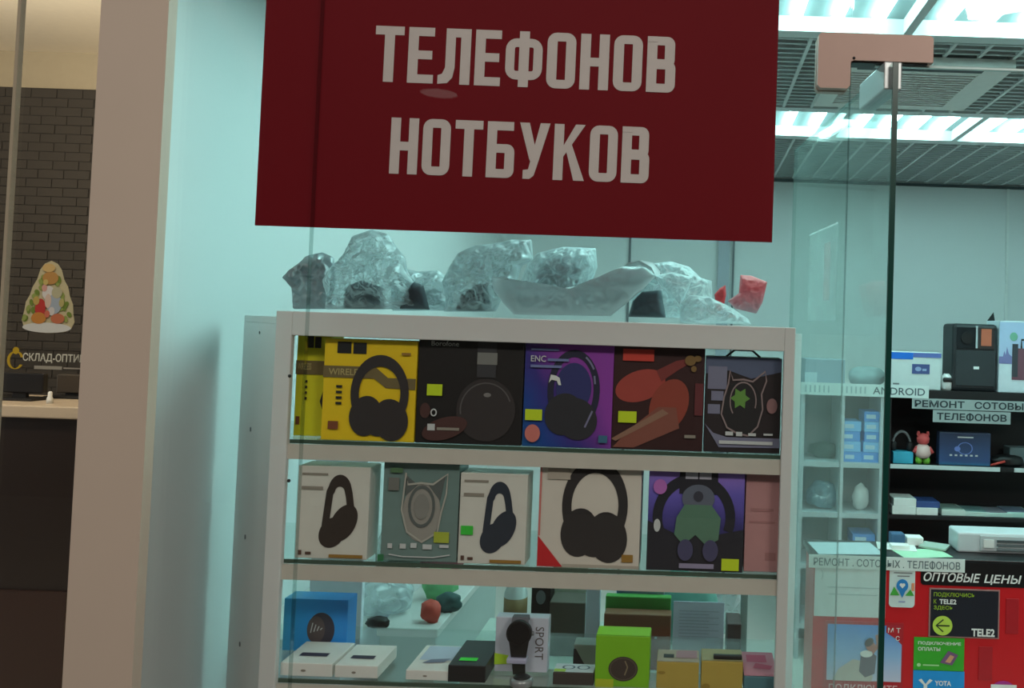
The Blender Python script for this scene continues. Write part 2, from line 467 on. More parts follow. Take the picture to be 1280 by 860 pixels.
# ---- cassette air conditioner
t = thing('air_conditioner', ((AC[0] + AC[1]) / 2, (AC[2] + AC[3]) / 2, CEIL - .03), 'white ceiling cassette air conditioner between the two rows of lights', 'air conditioner')
m = MB(); x0, x1, y0, y1 = AC
m.box(x0, x1, y0, y0 + .09, CEIL - .03, CEIL).box(x0, x1, y1 - .06, y1, CEIL - .03, CEIL).box(x0, x0 + .07, y0 + .09, y1 - .06, CEIL - .03, CEIL).box(x1 - .1, x1, y0 + .09, y1 - .06, CEIL - .03, CEIL)
m.build('panel_frame', WHITE, t)
MB().box(x0 + .08, x1 - .1, y0 + .02, y0 + .06, CEIL - .034, CEIL - .03).build('air_slot', BLACK, t)
m = MB(); MB().box(x0 + .07, x1 - .1, y0 + .09, y1 - .06, CEIL - .012, CEIL - .008).build('intake_backing', C('intake_dark', 110, 118, 118), t)
k = y0 + .1
while k < y1 - .07:
    MB().box(x0 + .07, x1 - .1, k, k + .012, CEIL - .028, CEIL - .014).build('intake_slat', WHITE, t); k += .03

# ---- pillar and neighbour
pil = struct('wall_pillar', MB().box(P(102, 430, 1.72).x, P(188, 430, 1.72).x, 1.72, 1.749, 0, 3.4), C('beige_pillar', 198, 181, 164, rough=.55, var=.04, scale=5))
PX0, PX1 = P(102, 430, 1.72).x, P(188, 430, 1.72).x
struct('wall_pillar_return', MB().prism([(PX1 - .06, 1.765), (WL, 2.0295), (WL - .06, 2.0295), (PX0 + .03, 1.765)], 2, 0, 3.4), wallm)
NWY = 4.6; NC = P(60, 65, NWY).z
cream = C('cream_wall', 205, 190, 160, rough=.8)
struct('wall_neighbour_back', MB().box(-5, WL - .061, NWY, NWY + .1, 0, NC), C('beige_wall', 168, 154, 128, rough=.8))
struct('ceiling_neighbour', MB().box(-5, WL - .061, 1.95, NWY + .1, NC, NC + .1), C('cream_ceiling', 245, 232, 208, rough=.8))
struct('wall_neighbour_side', MB().box(WL - .06, WL - .031, 2.03, NWY + .1, 0, 3.4), cream)
# dark brick panel on the neighbour's wall
bx0, bx1 = P(-30, 300, NWY).x, P(138, 300, NWY).x
bz1 = P(60, 112, NWY).z; bz0 = .9
panel = struct('wall_brick_panel', MB().box(bx0, bx1, NWY - .03, NWY, 0, bz1), C('brick_mortar', 50, 45, 39, rough=.9))
bme = None; rows = int((bz1 - 1.15) / .047); bl = .135
brickm = C('dark_brick', 56, 50, 43, rough=.85, var=.25, scale=14)
for r in range(rows):
    z = bz1 - .006 - (r + 1) * .047
    x = bx0 + (.06 if r % 2 else 0.0)
    while x + bl < bx1 + .01:
        if bme is None:
            o = MB().box(-bl / 2 + .003, bl / 2 - .003, -.004, 0, .002, .045).build('brick', brickm, panel); bme = o.data
            o.data.transform(Matrix.Translation(panel.location))
        else:
            o = bpy.data.objects.new('brick', bme); COL.objects.link(o); o.parent = panel
        o.location = Vector((min(x + bl / 2, bx1 - bl / 2), NWY - .03 - random.uniform(0, .003), z)) - panel.location
        x += bl
# neighbour counter
t = thing('reception_counter', (-2.9, 3.75, 0), 'dark brown reception counter with a beige top in front of the brick wall', 'counter')
cz = P(50, 506, 3.6).z; cx0, cx1 = P(-60, 560, 3.6).x, P(96, 560, 3.6).x
MB().bbox(cx0, cx1 + .03, 3.56, 4.0, cz - .05, cz, .006).build('counter_top', C('beige_top', 196, 178, 156, rough=.4), t)
MB().box(cx0, cx1, 3.6, 3.98, .1, cz - .05).build('counter_front', C('dark_brown_front', 40, 30, 26, rough=.35), t)
MB().box(cx0, cx1, 3.62, 3.98, 0, .1).build('plinth', BLACK, t)
MB().box(cx0, cx1, 3.585, 3.6, .1, P(40, 738, 3.6).z).build('kick_panel', C('red_brown_panel', 58, 36, 30, rough=.4), t)
def small_screen(px0, px1, yt, Y, label, m):
    t = thing('monitor', (P((px0 + px1) / 2, 480, Y).x, Y, cz), label, 'monitor')
    x0, x1, z0, z1 = rect(px0, px1, yt, 500, Y)
    MB().bbox(x0, x1, Y, Y + .03, z0 + .03, z1, .005).build('screen', m, t)
    MB().bbox((x0 + x1) / 2 - .03, (x0 + x1) / 2 + .03, Y + .01, Y + .03, cz + .005, z0 + .035, .003).build('stand', BLACK, t)
    MB().bbox((x0 + x1) / 2 - .09, (x0 + x1) / 2 + .09, Y - .04, Y + .09, cz, cz + .01, .003).build('foot', BLACK, t)
small_screen(-10, 54, 466, 3.75, 'wide black monitor standing on the reception counter', C('screen_black', 26, 24, 24, rough=.3))
small_screen(70, 106, 468, 3.90, 'small dark grey monitor on the reception counter by the pillar', C('screen_grey', 66, 58, 50, rough=.4))
p = P(62, 505, 3.66)
t = MB().lathe([(.012, cz), (.012, cz + .02), (.008, cz + .03), (.008, cz + .045), (.004, cz + .05)], p.x, p.y, 10).build('white_bottle', WHITEP)
tag(t, 'tiny white bottle standing on the beige reception counter top', 'bottle')
# neighbour shop glass
x_n = P(14, 200, GY).x
t = struct('window_1', MB().box(-4.5, x_n - .004, GY, GY + .01, 0, 3.3), GLASS)
MB().box(x_n - .0039, x_n + .002, GY - .002, GY + .012, 0, 3.3).build('glass_seam', C('pale_seam', 170, 158, 136, rough=.3), t)
struct('window_2', MB().box(x_n + .0021, PX0 + .02, GY, GY + .01, 0, 3.3), GLASS)

# ---- stickers on the neighbour's glass
tree_o, tf = sign('tree_sticker', 'Christmas tree shaped window sticker with festive coloured patches above a snowy base', 'sticker', 29, 95, 326, 416, GY + .013, C('sticker_cream', 226, 206, 160, rough=.6), th=.001, rad=0)
# replace rectangle by tree outline
outline = [(.5, 1), (.62, .96), (.70, .88), (.76, .74), (.84, .64), (.88, .52), (.95, .40), (.97, .26), (1.0, .16), (.94, .06), (.8, .01), (.5, -.01), (.2, .01), (.05, .07), (0, .17), (.04, .3), (.06, .42), (.13, .52), (.17, .63), (.25, .74), (.30, .88), (.38, .96)]
bm = bmesh.new()
vs = [bm.verts.new((-tf.w / 2 + x * tf.w, 0, y * tf.h)) for (x, y) in outline]; fc = bm.faces.new(vs)
ex = bmesh.ops.extrude_face_region(bm, geom=[fc]); bmesh.ops.translate(bm, verts=[e for e in ex['geom'] if isinstance(e, bmesh.types.BMVert)], vec=(0, .001, 0))
bmesh.ops.recalc_face_normals(bm, faces=list(bm.faces)); bm.to_mesh(tree_o.data); bm.free()
greens = [C('leaf_green', 132, 150, 60), C('leaf_green_light', 170, 178, 92)]
rs = random.Random(3)
for k in range(34):
    v = rs.uniform(.16, .78); lim = .46 - .3 * (v - .16) / .62
    s = rs.choice((-1, 1)); u = .5 + s * rs.uniform(lim * .6, lim)
    tf.put('tree_leaf', S_ell(u, v, .05, .035, rs.uniform(0, 3)), greens[k % 2], lvl=1 + k * .06)
for qi, (u, v, a, b, c) in enumerate(((.52, .76, .15, .09, (206, 150, 80)), (.5, .55, .12, .1, (236, 226, 214)), (.36, .34, .1, .13, (206, 60, 52)), (.62, .40, .14, .14, (178, 186, 192)), (.34, .2, .14, .08, (214, 140, 60)), (.7, .2, .13, .07, (210, 120, 80)), (.5, .44, .06, .1, (232, 200, 176)), (.48, .9, .12, .06, (230, 190, 120)), (.66, .56, .1, .08, (200, 190, 150)), (.42, .62, .05, .05, (232, 170, 150)), (.58, .3, .06, .06, (226, 216, 206)), (.28, .44, .06, .06, (206, 172, 90)), (.76, .42, .05, .06, (196, 180, 110)), (.5, .26, .05, .05, (222, 120, 90)), (.44, .7, .05, .04, (220, 190, 110)))):
    tf.put('sticker_patch', S_ell(u, v, a, b), C('patch_%d_%d' % (c[0], c[1]), *c), lvl=4 + qi * .1)
tf.put('snow_base', S_ell(.5, .07, .46, .07), C('snow_print', 230, 226, 214), lvl=3.6)
lo, lf = sign('shop_lettering', 'yellow round emblem with white shop name lettering on the glass by the pillar', 'lettering', 10, 112, 434, 464, GY + .013, glassmat('clear_film', (.97, .97, .97)), th=.0006)
lf.put('emblem', S_stroke(arc(.1, .42, .085, .36, 20, 330, 20), .035) + S_ell(.1, .82, .04, .15), C('emblem_yellow', 222, 178, 40))
lf.put('shop_name', S_text('СКЛАД-ОПТИКИ', .19, .34, 1.02, .74, .02), C('lettering_white', 236, 226, 206))
lf.put('shop_tagline', S_rect(.34, .08, .68, .22) + S_rect(.70, .12, .97, .18), C('lettering_dim', 180, 168, 150))

# ================================================================== GLASS FRONT
jx = P(382, 420, GY).x; ex_ = P(1054, 420, GY).x
TOPG = 3.3; doorz = P(1180, 83, GY).z
w3 = struct('window_3', MB().box(PX1 - .02, jx - .0014, GY, GY + .01, 0, TOPG), GLASS)
w4 = struct('window_4', MB().box(jx + .0014, ex_, GY, GY + .01, 0, TOPG), GLASS)
MB().box(jx - .0014, jx + .0014, GY - .001, GY + .011, 0, TOPG).build('glass_seam', SEAL, w4)
MB().box(ex_, ex_ + .002, GY, GY + .01, 0, doorz).build('glass_edge', SEAL, w4)
w5 = struct('window_5', MB().box(ex_ + .004, WR, GY, GY + .01, doorz, TOPG), GLASS)
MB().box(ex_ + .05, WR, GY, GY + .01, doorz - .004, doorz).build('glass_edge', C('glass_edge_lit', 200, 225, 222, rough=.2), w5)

# ---- glass door, swung inwards, pivot near its edge
hx = P(1103, 300, GY).x; ang = math.radians(6)
door = tag(empty('door_1', (hx, GY + .005, 0)), kind='structure'); door.rotation_euler = (0, 0, math.pi / 2 + ang)
door['_local'] = 1
DT = doorz - .012
MB().box(-.055, .82, -.005, .005, .01, DT - .0).build('door_glass', GLASS_DOOR, door)
MB().box(-.060, -.055, -.0055, .0055, .01, DT).build('door_edge', EDGE, door)
MB().box(.82, .823, -.005, .005, .01, DT).build('door_edge', SEAL, door)
MB().box(-.055, .82, -.005, .005, DT, DT + .002).build('door_edge', SEAL, door)
ft = MB().bbox(-.045, .125, -.018, .018, DT - .05, DT + .006, .003).build('patch_fitting', C('satin_steel', 176, 182, 182, rough=.35, metal=.6), door)
MB().bbox(-.045, .125, -.018, .018, .0, .055, .003).build('patch_fitting', _m['satin_steel'], door)
# faint sticker on the door glass
dvec = Vector((-math.sin(ang), math.cos(ang), 0))
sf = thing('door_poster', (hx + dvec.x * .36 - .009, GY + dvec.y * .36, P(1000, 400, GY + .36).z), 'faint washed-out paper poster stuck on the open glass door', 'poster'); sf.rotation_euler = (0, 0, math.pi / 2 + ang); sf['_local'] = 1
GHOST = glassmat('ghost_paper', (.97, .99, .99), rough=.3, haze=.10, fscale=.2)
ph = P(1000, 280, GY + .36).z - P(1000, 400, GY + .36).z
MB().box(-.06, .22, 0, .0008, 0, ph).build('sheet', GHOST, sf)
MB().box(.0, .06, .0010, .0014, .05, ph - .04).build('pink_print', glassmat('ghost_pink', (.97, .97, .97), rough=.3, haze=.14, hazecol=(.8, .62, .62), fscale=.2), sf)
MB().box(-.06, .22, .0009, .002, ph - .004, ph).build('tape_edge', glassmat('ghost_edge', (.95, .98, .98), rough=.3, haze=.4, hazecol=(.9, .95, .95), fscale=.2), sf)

# ---- L-shaped patch fitting (brass brown) clamping the fixed glass
t = thing('glass_clamp', (P(1090, 80, GY).x, GY, P(1090, 115, GY).z), 'L-shaped brushed copper-brown glass clamp with pivot at the top of the door', 'glass clamp')
brass = C('copper_brown_metal', 176, 148, 136, rough=.45, metal=.15, var=.04)
xa, xb, xc = P(1021, 80, GY).x, P(1061, 100, GY).x, P(1164, 62, GY).x
za, zb, zc = P(1090, 46, GY).z, P(1110, 80, GY).z, P(1040, 113, GY).z
def clampshape(y0, y1):
    r = .006
    poly = [(xa, zc + r), (xa + r, zc), (xb - r, zc), (xb, zc + r), (xb, zb - r * .5), (xb + r, zb), (xc, zb), (xc, za - r), (xc - r, za), (xa + r, za), (xa, za - r)]
    return MB().prism(poly, 1, y0, y1)
clampshape(GY - .018, GY - .0005).build('front_plate', brass, t)
clampshape(GY + .0105, GY + .028).build('back_plate', brass, t)
MB().box(xb + .004, xc - .01, GY - .012, GY + .022, zb - .003, zb - .0002).build('gasket', BLACK, t)
pvx = hx
MB().bbox(pvx - .012, pvx + .016, GY - .012, GY + .02, zb - .04, zb - .004, .003).build('pivot_block', brass, t)
MB().tube([(pvx, GY + .004, zb - .055), (pvx, GY + .004, zb - .035)], .007, 10).build('pivot_pin', BLACK, t)
MB().tube([(xb + .006, GY - .019, zb + .004), (xb + .006, GY - .016, zb + .004)], .003, 8).build('screw', BLACK, t)

# ---- red banner behind the glass
BY = GY + .014
bx0, bx1 = P(326, 140, BY).x, P(969.5, 155, BY).x
bz0 = P(643, 292.5, BY).z; bz1 = bz0 + .78
ban = MB().box(bx0, bx1, BY - .001, BY + .001, bz0, bz1).build('red_banner', C('banner_red', 116, 12, 24, spec=.12, rough=.6, var=.05, scale=3))
tag(ban, 'large dark red banner with white Cyrillic lettering behind the front glass', 'banner')
rot_b = -.006
lett_m = C('banner_letters', 208, 194, 190, rough=.6)
def glyph(ch):
    w_, s, b = .53, .185, .155
    st = lambda x: S_rect(x, 0, x + s, 1)
    if ch == 'Т': return S_rect(0, 1 - b, w_, 1) + S_rect(w_ / 2 - s / 2, 0, w_ / 2 + s / 2, 1 - b), w_
    if ch == 'Е': return st(0) + S_rect(s, 1 - b, w_ * .9, 1) + S_rect(s, .43, w_ * .84, .43 + b) + S_rect(s, 0, w_ * .9, b), w_ * .9
    if ch == 'Л': return S_rect(w_ - s + .06, 0, w_ + .06, 1) + S_rect(.13, 1 - b, w_ - s + .06, 1) + S_poly([(.13, 1 - b), (.13 + s * .95, 1 - b), (.13 + s * .95, .3), (.27, .12), (.18, .02), (0, 0), (0, b), (.08, b + .03), (.13, .3)]), w_ + .06
    if ch == 'Ф': return S_ring(0, .13, .68, .87, s * .9, .2, b) + S_rect(.34 - s / 2, 0, .34 + s / 2, 1), .68
    if ch == 'О': return S_ring(0, 0, w_, 1, s, .17, b), w_
    if ch == 'Н': return st(0) + st(w_ - s) + S_rect(s, .42, w_ - s, .42 + b), w_
    if ch == 'В': return st(0) + S_ring(0, .44, w_ - .02, 1, s, .14, b) + S_ring(0, 0, w_, .57, s, .14, b) + S_rect(0, 0, s, .1) + S_rect(0, .9, s, 1), w_
    if ch == 'Б': return st(0) + S_rect(s, 1 - b, w_ * .95, 1) + S_ring(0, 0, w_, .6, s, .14, b) + S_rect(0, 0, s, .2), w_
    if ch == 'У': return S_poly([(0, 1), (s, 1), (.30, .60), (.37, .36), (.27, .22), (.2, .36)]) + S_poly([(w_ + .05 - s, 1), (w_ + .05, 1), (.36, .25), (.30, .06), (.22, 0), (.09, 0), (.09, b), (.19, .17)]), w_ + .05
    if ch == 'К': return st(0) + S_poly([(s, .42), (s, .62), (w_ - s + .06, 1), (w_ + .06, 1), (.28, .55)]) + S_poly([(.22, .58), (.34, .64), (w_ + .07, 0), (w_ - s + .05, 0)]), w_ + .07
    return [], .3
BO = Vector((bx0, BY - .001, bz0))
bf = Face(ban, BO - ban.location, (math.cos(rot_b), 0, math.sin(rot_b)), (-math.sin(rot_b), 0, math.cos(rot_b)), 1, 1)
def banner_line(txt, pxl, pyl, pxr, hpx):
    a, b = P(pxl, pyl, BY), P(pxr, pyl + (pxr - pxl) * .0375, BY)
    H = hpx / F * BY / 1.0
    gs = [glyph(c) for c in txt]; gap = .085
    tot = sum(g[1] for g in gs) + gap * (len(gs) - 1)
    L = (b - a).length; k = L / tot; x = 0
    u0 = (a.x - bx0); v0 = (a.z - bz0)
    for g, wd in gs:
        bf.put('letter', S_move(g, lambda p: (u0 + (x + p[0]) * k, v0 + p[1] * H)), lett_m, lvl=1)
        x += wd + gap
banner_line('ТЕЛЕФОНОВ', 466, 101, 842, 71)
banner_line('НОТБУКОВ', 486, 216, 810, 71)

# ================================================================== DISPLAY CABINET
FY, BKY = 2.0, 2.36
xl, xr = P(346, 470, FY).x, P(992, 470, FY).x
xlb, xrb = P(302, 470, BKY).x, P(1001, 470, BKY).x
ztop = P(670, 399, FY).z
Z1, Z2, Z3 = P(670, 559, FY).z, P(670, 709, FY).z, P(430, 850.5, FY).z
cab = thing('display_cabinet', ((xl + xr) / 2, 2.18, 0), 'tall white open-front display cabinet with glass shelves standing behind the front glass', 'cabinet')
CABW = C('cabinet_white', 222, 218, 216, rough=.5, var=.03, scale=6)
th = .016
stL = P(366, 480, FY).x; stR = P(978, 480, FY).x
railz = P(670, 429, FY).z
MB().bbox(xl, stL, FY - .018, FY, 0, ztop, .002).build('front_stile', CABW, cab)
MB().bbox(stR, xr, FY - .018, FY, 0, ztop, .002).build('front_stile', CABW, cab)
MB().bbox(stL, stR, FY - .018, FY, railz, ztop, .002).build('top_rail', CABW, cab)
MB().prism([(xl, FY), (xr, FY), (xrb, BKY), (xlb, BKY)], 2, ztop - .03, ztop - .014).build('top_panel', CABW, cab)
sp = MB().prism([(xl, FY + .0005), (xl + th, FY + .0005), (xlb + th, BKY), (xlb, BKY)], 2, 0, ztop - .0305).build('side_panel', CABW, cab)
MB().prism([(xr - th, FY + .0005), (xr, FY + .0005), (xrb, BKY), (xrb - th, BKY)], 2, 0, ztop - .0305).build('side_panel', CABW, cab)
MB().box(xlb + .02, xrb - .02, BKY - .008, BKY, railz - .005, ztop - .0305).build('back_rail', WHITEP, cab)
MB().box(xl + th, xr - th, FY + .01, BKY - .01, 0, .08).build('plinth', CABW, cab)
sn = Vector((-(BKY - FY), xlb - xl, 0)).normalized() * 1.0
if sn.x > 0: sn = -sn
dirv = Vector((xlb - xl, BKY - FY, 0))
for zz, ff in ((Z1, .62), (Z2, .62), (Z3, .62), (ztop - .045, .5)):
    c = Vector((xl, FY, zz - .01)) + dirv * ff
    MB().tube([c + sn * .0002, c + sn * .002], .006 if ff > .55 else .004, 10).build('screw_cap', GREYP, sp)
STRIP = C('shelf_strip_beige', 206, 196, 184, rough=.5)
for zz in (Z1, Z2, Z3, Z3 - .29):
    mb = MB().prism([(xl + th + .003, FY + .004), (xr - th - .003, FY + .004), (xrb - th - .01, BKY - .012), (xlb + th + .01, BKY - .012)], 2, zz - .008, zz)
    sh = mb.build('glass_shelf', GLASS_SHELF, cab)
    MB().box(xl + th, xr - th, FY - .0005, FY + .004, zz - .009, zz - .0005).build('glass_edge', C('shelf_edge_green', 66, 84, 72, rough=.3), sh)
    MB().box(stL - .002, stR + .002, FY - .010, FY - .001, zz - .043, zz - .0095).build('shelf_strip', STRIP, cab)
for (px, py) in ((361, 601), (362, 470)):
    c = P(px, py, FY - .018)
    MB().tube([(c.x, FY - .0185, c.z), (c.x, FY - .017, c.z)], .004, 8).build('pin_hole', INK, cab)

# ---------------- top shelf: six headphone boxes
FB = FY + .012
YB1 = C('carton_yellow', 244, 202, 30, rough=.45)
YB2 = C('carton_bright_yellow', 232, 222, 40, rough=.45)
def yellow_box(label, px0, px1, yt, Y, m, hp_cx, hp_w, sq):
    o, f, tp = carton('headphone_box', label, 'box', px0, px1, yt, Y, .075, Z1, m, group='headphone boxes on the top shelf')
    f.put('brand_square', S_rect(sq[0], .86, sq[0] + sq[2], .975), INK); f.put('brand_square', S_rect(sq[0] + sq[2] * 1.15, .86, sq[0] + sq[2] * 2.1, .97), INK)
    f.put('grey_band', S_poly([(0.0, .62), (.55, .62), (.68, .53), (1, .52), (1, .63), (.7, .63), (.56, .735), (.0, .735)]) if hp_w > .4 else S_rect(0, .6, 1, .735), C('band_grey', 118, 100, 62))
    f.put('printed_word', S_text('WIRELESS', .06, .645, min(.46, .06 + .4), .71, .01), C('band_print', 186, 166, 110))
    if hp_w > .4: put_headphones(f, hp_cx, .43, hp_w, .82, C('headphone_print', 52, 44, 44))
    else: f.put('printed_headphones', S_move(S_stroke([(0, .9), (-.2, .6), (-.15, .3), (-.35, .0), (-.1, -.35)], [.2, .3, .35, .5, .3]), lambda p: (1.0 + p[0] * .4, .35 + p[1] * .35)), C('headphone_print', 52, 44, 44))
    sh = []
    for k in range(4): sh += S_rect(sq[0] + .01, .52 - .055 * k, sq[0] + .075, .545 - .055 * k)
    f.put('icon_column', sh, INK); f.put('corner_badge', S_rect(.08, .11, .19, .19), C('badge_brown', 130, 70, 40))
    return o, f
yellow_box('bright yellow headphone box half hidden behind another yellow box', 371, 413, 417, FB + .05, YB2, .9, .2, (.3, 0, .2))
o, f = yellow_box('golden yellow headphone box showing large black headphones', 405, 521, 425, FB - .004, YB1, .62, .64, (.14, 0, .15))
f.put('corner_print', S_rect(.84, .86, .94, .885), GOLD)
# black box
o, f, tp = carton('headphone_box', 'black headphone box with shadowy earcup and green price sticker', 'box', 523, 655, 420, FB, .08, Z1, C('carton_black', 40, 36, 36, rough=.4), group='headphone boxes on the top shelf')
f.put('brand_word', S_text('Borofone', .12, .90, .38, .945), LITE)
f.put('headband', S_rect(.56, .62, .74, .98), C('dark_band', 58, 56, 60))
f.put('band_plate', S_rect(.56, .74, .75, .85), C('plate_grey', 128, 126, 122))
f.put('earcup', S_ell(.66, .32, .28, .29), C('dark_cup', 52, 44, 44)); f.put('earcup_rim', S_stroke(arc(.66, .32, .24, .25, 20, 190), .012), C('rim_grey', 92, 86, 86))
f.put('earcup_shine', S_ell(.67, .46, .035, .02), C('shine_grey', 128, 122, 120)); f.put('hand_print', S_ell(.28, .14, .22, .1, .3), C('hand_brown', 78, 46, 42)); f.put('hand_print', S_ell(.09, .3, .05, .07), C('hand_brown', 78, 46, 42))
f.put('price_sticker', S_rect(.10, .44, .245, .545), YEL); f.put('badge', S_rect(.12, .12, .19, .18), LITE); f.put('badge_text', S_rect(.21, .125, .42, .15), MUTE); f.put('ring_icon', S_stroke(arc(.175, .285, .025, .03, 0, 360, 12), .012), LITE)
# blue purple box
bp = gradmat('carton_blue_purple', [(.0, (24, 96, 150)), (.35, (34, 72, 150)), (.62, (62, 52, 134)), (1.0, (150, 66, 170))], (.75, 0, .55))
o, f, tp = carton('headphone_box', 'blue to purple headphone box with a gaming headset', 'box', 656, 767, 430, FB, .085, Z1, bp, group='headphone boxes on the top shelf')
dk = C('headset_navy', 36, 34, 60)
f.put('headband', S_stroke(arc(.56, .55, .26, .36, 200, -40, 24), .07), dk)
f.put('headset_inside', S_ell(.56, .58, .2, .24), C('headset_blue', 48, 50, 110))
f.put('earcup', S_ell(.46, .32, .22, .2, .4), C('headset_dark', 44, 42, 48)); f.put('earcup', S_ell(.6, .28, .24, .2, -.3), C('headset_dark', 44, 42, 48))
f.put('earcup_shine', S_stroke([(.7, .2), (.78, .36)], .02) + S_stroke([(.8, .62), (.79, .7)], .02) + S_stroke(arc(.56, .55, .27, .37, 62, 35, 6), .02), C('shine_lilac', 130, 126, 160))
f.put('controller_badge', S_poly([(.28, .62), (.3, .7), (.36, .69), (.4, .67), (.42, .6), (.39, .6), (.37, .64), (.31, .65)]), PAPER)
f.put('brand_print', S_rect(.07, .93, .38, .95), C('brand_lilac', 120, 130, 180)); f.put('title_word', S_text('ENC', .07, .82, .24, .88, .01), LITE); f.put('title_print', S_rect(.26, .83, .5, .855) + S_rect(.07, .765, .42, .79), C('brand_lilac', 120, 130, 180))
f.put('price_sticker', S_rect(.03, .255, .22, .36), YEL); f.put('round_badge', S_ell(.12, .13, .085, .085), C('badge_orange', 214, 120, 110)); f.put('corner_print', S_rect(.86, .06, .96, .13), C('brand_teal', 60, 110, 140))
# red black box
o, f, tp = carton('headphone_box', 'black and red headphone box with big orange-red earcups', 'box', 767, 881, 434, FB + .004, .085, Z1, C('carton_dark_red', 62, 36, 36, rough=.4), group='headphone boxes on the top shelf')
r1, r2 = C('cup_red', 170, 66, 56), C('cup_red_dark', 128, 50, 46)
f.put('earcup', S_ell(.3, .62, .28, .15, .28), r1); f.put('earcup', S_stroke([(.5, .72), (.7, .83), (.9, .9)], [.12, .09, .03]), r2)
f.put('earcup', S_ell(.62, .44, .2, .27, -.5), C('cup_orange', 150, 62, 46)); f.put('earcup', S_poly([(.02, .02), (.25, .02), (.74, .22), (.7, .42), (.5, .42), (.2, .2)]), C('cup_brown', 138, 78, 64))
f.put('letter_band', S_poly([(.0, .1), (.05, .08), (.62, .36), (.55, .4)]), C('cup_cream', 150, 110, 90)); f.put('side_panel_print', S_rect(.9, .35, .99, .66), C('panel_maroon', 104, 40, 44))
f.put('logo_plate', S_rect(.1, .86, .44, .975), C('plate_red', 206, 62, 48)); f.put('price_sticker', S_rect(.07, .26, .27, .37), YEL)
f.put('gold_flourish', S_ell(.84, .88, .06, .05) + S_ell(.92, .9, .04, .03) + S_ell(.88, .8, .03, .03), C('flourish_gold', 128, 96, 50)); f.put('corner_print', S_rect(.8, .13, .92, .16), MUTE)
# cat ear box
o, f, tp = carton('headphone_box', 'black headphone box with cat-ear headset outline and green splash', 'box', 882, 977, 447, FB + .01, .085, Z1, C('carton_charcoal', 52, 44, 46, rough=.4), group='headphone boxes on the top shelf')
lg = C('line_pinkgrey', 150, 128, 128); bl_ = C('print_lilac', 128, 126, 150)
f.put('top_print', S_poly([(0, .82), (.3, .86), (.6, .78), (1, .86), (1, 1), (0, 1)]), C('print_bluegrey', 92, 100, 128))
f.put('left_print', S_rect(.03, .66, .28, .9) + S_rect(.08, .54, .24, .64) + S_rect(.04, .4, .2, .5), bl_); f.put('bottom_print', S_poly([(0, .3), (.12, .2), (.3, .16), (1, .16), (1, .06), (.2, .05)]), bl_)
f.put('headset_body', S_ell(.5, .46, .26, .3), C('headset_black', 34, 30, 32))
f.put('cat_outline', S_stroke([(.32, .86), (.36, .76), (.5, .77), (.62, .75), (.78, .86), (.8, .76), (.74, .62), (.76, .46), (.7, .28), (.58, .18), (.44, .2), (.3, .26), (.22, .4), (.25, .58), (.3, .72)], .02, True), lg)
f.put('inner_ring', S_stroke(arc(.5, .54, .17, .2, -20, 220, 18), .016), lg)
star = [(.46 + (.13 if k % 2 == 0 else .08) * math.cos(k * math.pi / 6), .57 + (.12 if k % 2 == 0 else .07) * math.sin(k * math.pi / 6)) for k in range(12)]
f.put('green_splash', S_poly(star), C('splash_green', 104, 150, 66)); f.put('pink_dot', S_ell(.88, .5, .07, .08), C('dot_pink', 150, 110, 110))
f.put('caption', S_rect(.2, .09, .9, .125), LITE); f.put('icon_row', S_rect(.28, .18, .38, .22) + S_rect(.42, .175, .5, .22) + S_rect(.58, .18, .68, .21) + S_rect(.78, .19, .9, .21), LITE)
h = MB().tube([(-.04, 0, o.dimensions.z), (-.02, 0, o.dimensions.z + .016), (.02, 0, o.dimensions.z + .016), (.04, 0, o.dimensions.z)], .003, 6)
o['_local'] = 1; h.build('carry_handle', INK, o)

# ---------------- second shelf: boxes
CW = C('carton_white', 222, 216, 206, rough=.5)
def white_hp(label, px0, px1, yt, Y, m, sticker=None, rot=0):
    o, f, tp = carton('headphone_box', label, 'box', px0, px1, yt, Y, .07, Z2, CW, group='headphone boxes on the second shelf', rot=rot)
    put_headphones(f, .58, .5, .58, .76, m, single=True)
    f.put('brand_print', S_rect(.06, .90, .42, .925), MUTE); f.put('title_print', S_rect(.06, .745, .36, .78), MUTE)
    f.put('corner_badge', S_rect(.05, .04, .10, .09) + S_rect(.15, .045, .23, .075), C('badge_dark', 92, 62, 50)); f.put('gold_line', S_rect(.48, .02, .95, .055), GOLD)
    if sticker: f.put('price_sticker', S_rect(.04, .32, .22, .42), GRN)
    return o
white_hp('white headphone box with dark brown headphones by the left stile', 372, 462, 583, FB, C('hp_brown', 56, 44, 38))
t_ = C('carton_teal_glass', 120, 142, 138, rough=.25)
o, f, tp = carton('headphone_box', 'grey-teal windowed box with pale cat-ear headphones', 'box', 479, 574, 579, FB + .004, .08, Z2, t_, group='headphone boxes on the second shelf', topmat=C('lid_lightblue', 196, 222, 236, rough=.3))
pg = C('pale_headset', 158, 152, 144); dg = C('headset_shadow', 96, 100, 98)
f.put('headset_body', S_ell(.52, .5, .25, .3), pg); f.put('ear_tip', S_poly([(.3, .66), (.29, .88), (.46, .78)]) + S_poly([(.6, .78), (.82, .88), (.76, .62)]), dg)
f.put('inner_shadow', S_stroke(arc(.52, .56, .16, .2, 0, 360, 24), .035), dg); f.put('headset_outline', S_stroke([(.3, .9), (.33, .78), (.5, .8), (.66, .79), (.85, .9), (.84, .7), (.78, .5), (.74, .3), (.54, .2), (.34, .3), (.26, .52)], .022, True), C('outline_pale', 182, 176, 166))
f.put('inner_cup', S_ell(.52, .56, .1, .13), C('cup_grey', 140, 136, 130)); f.put('price_sticker', S_rect(.7, .2, .9, .31), C('sticker_olive', 176, 186, 60))
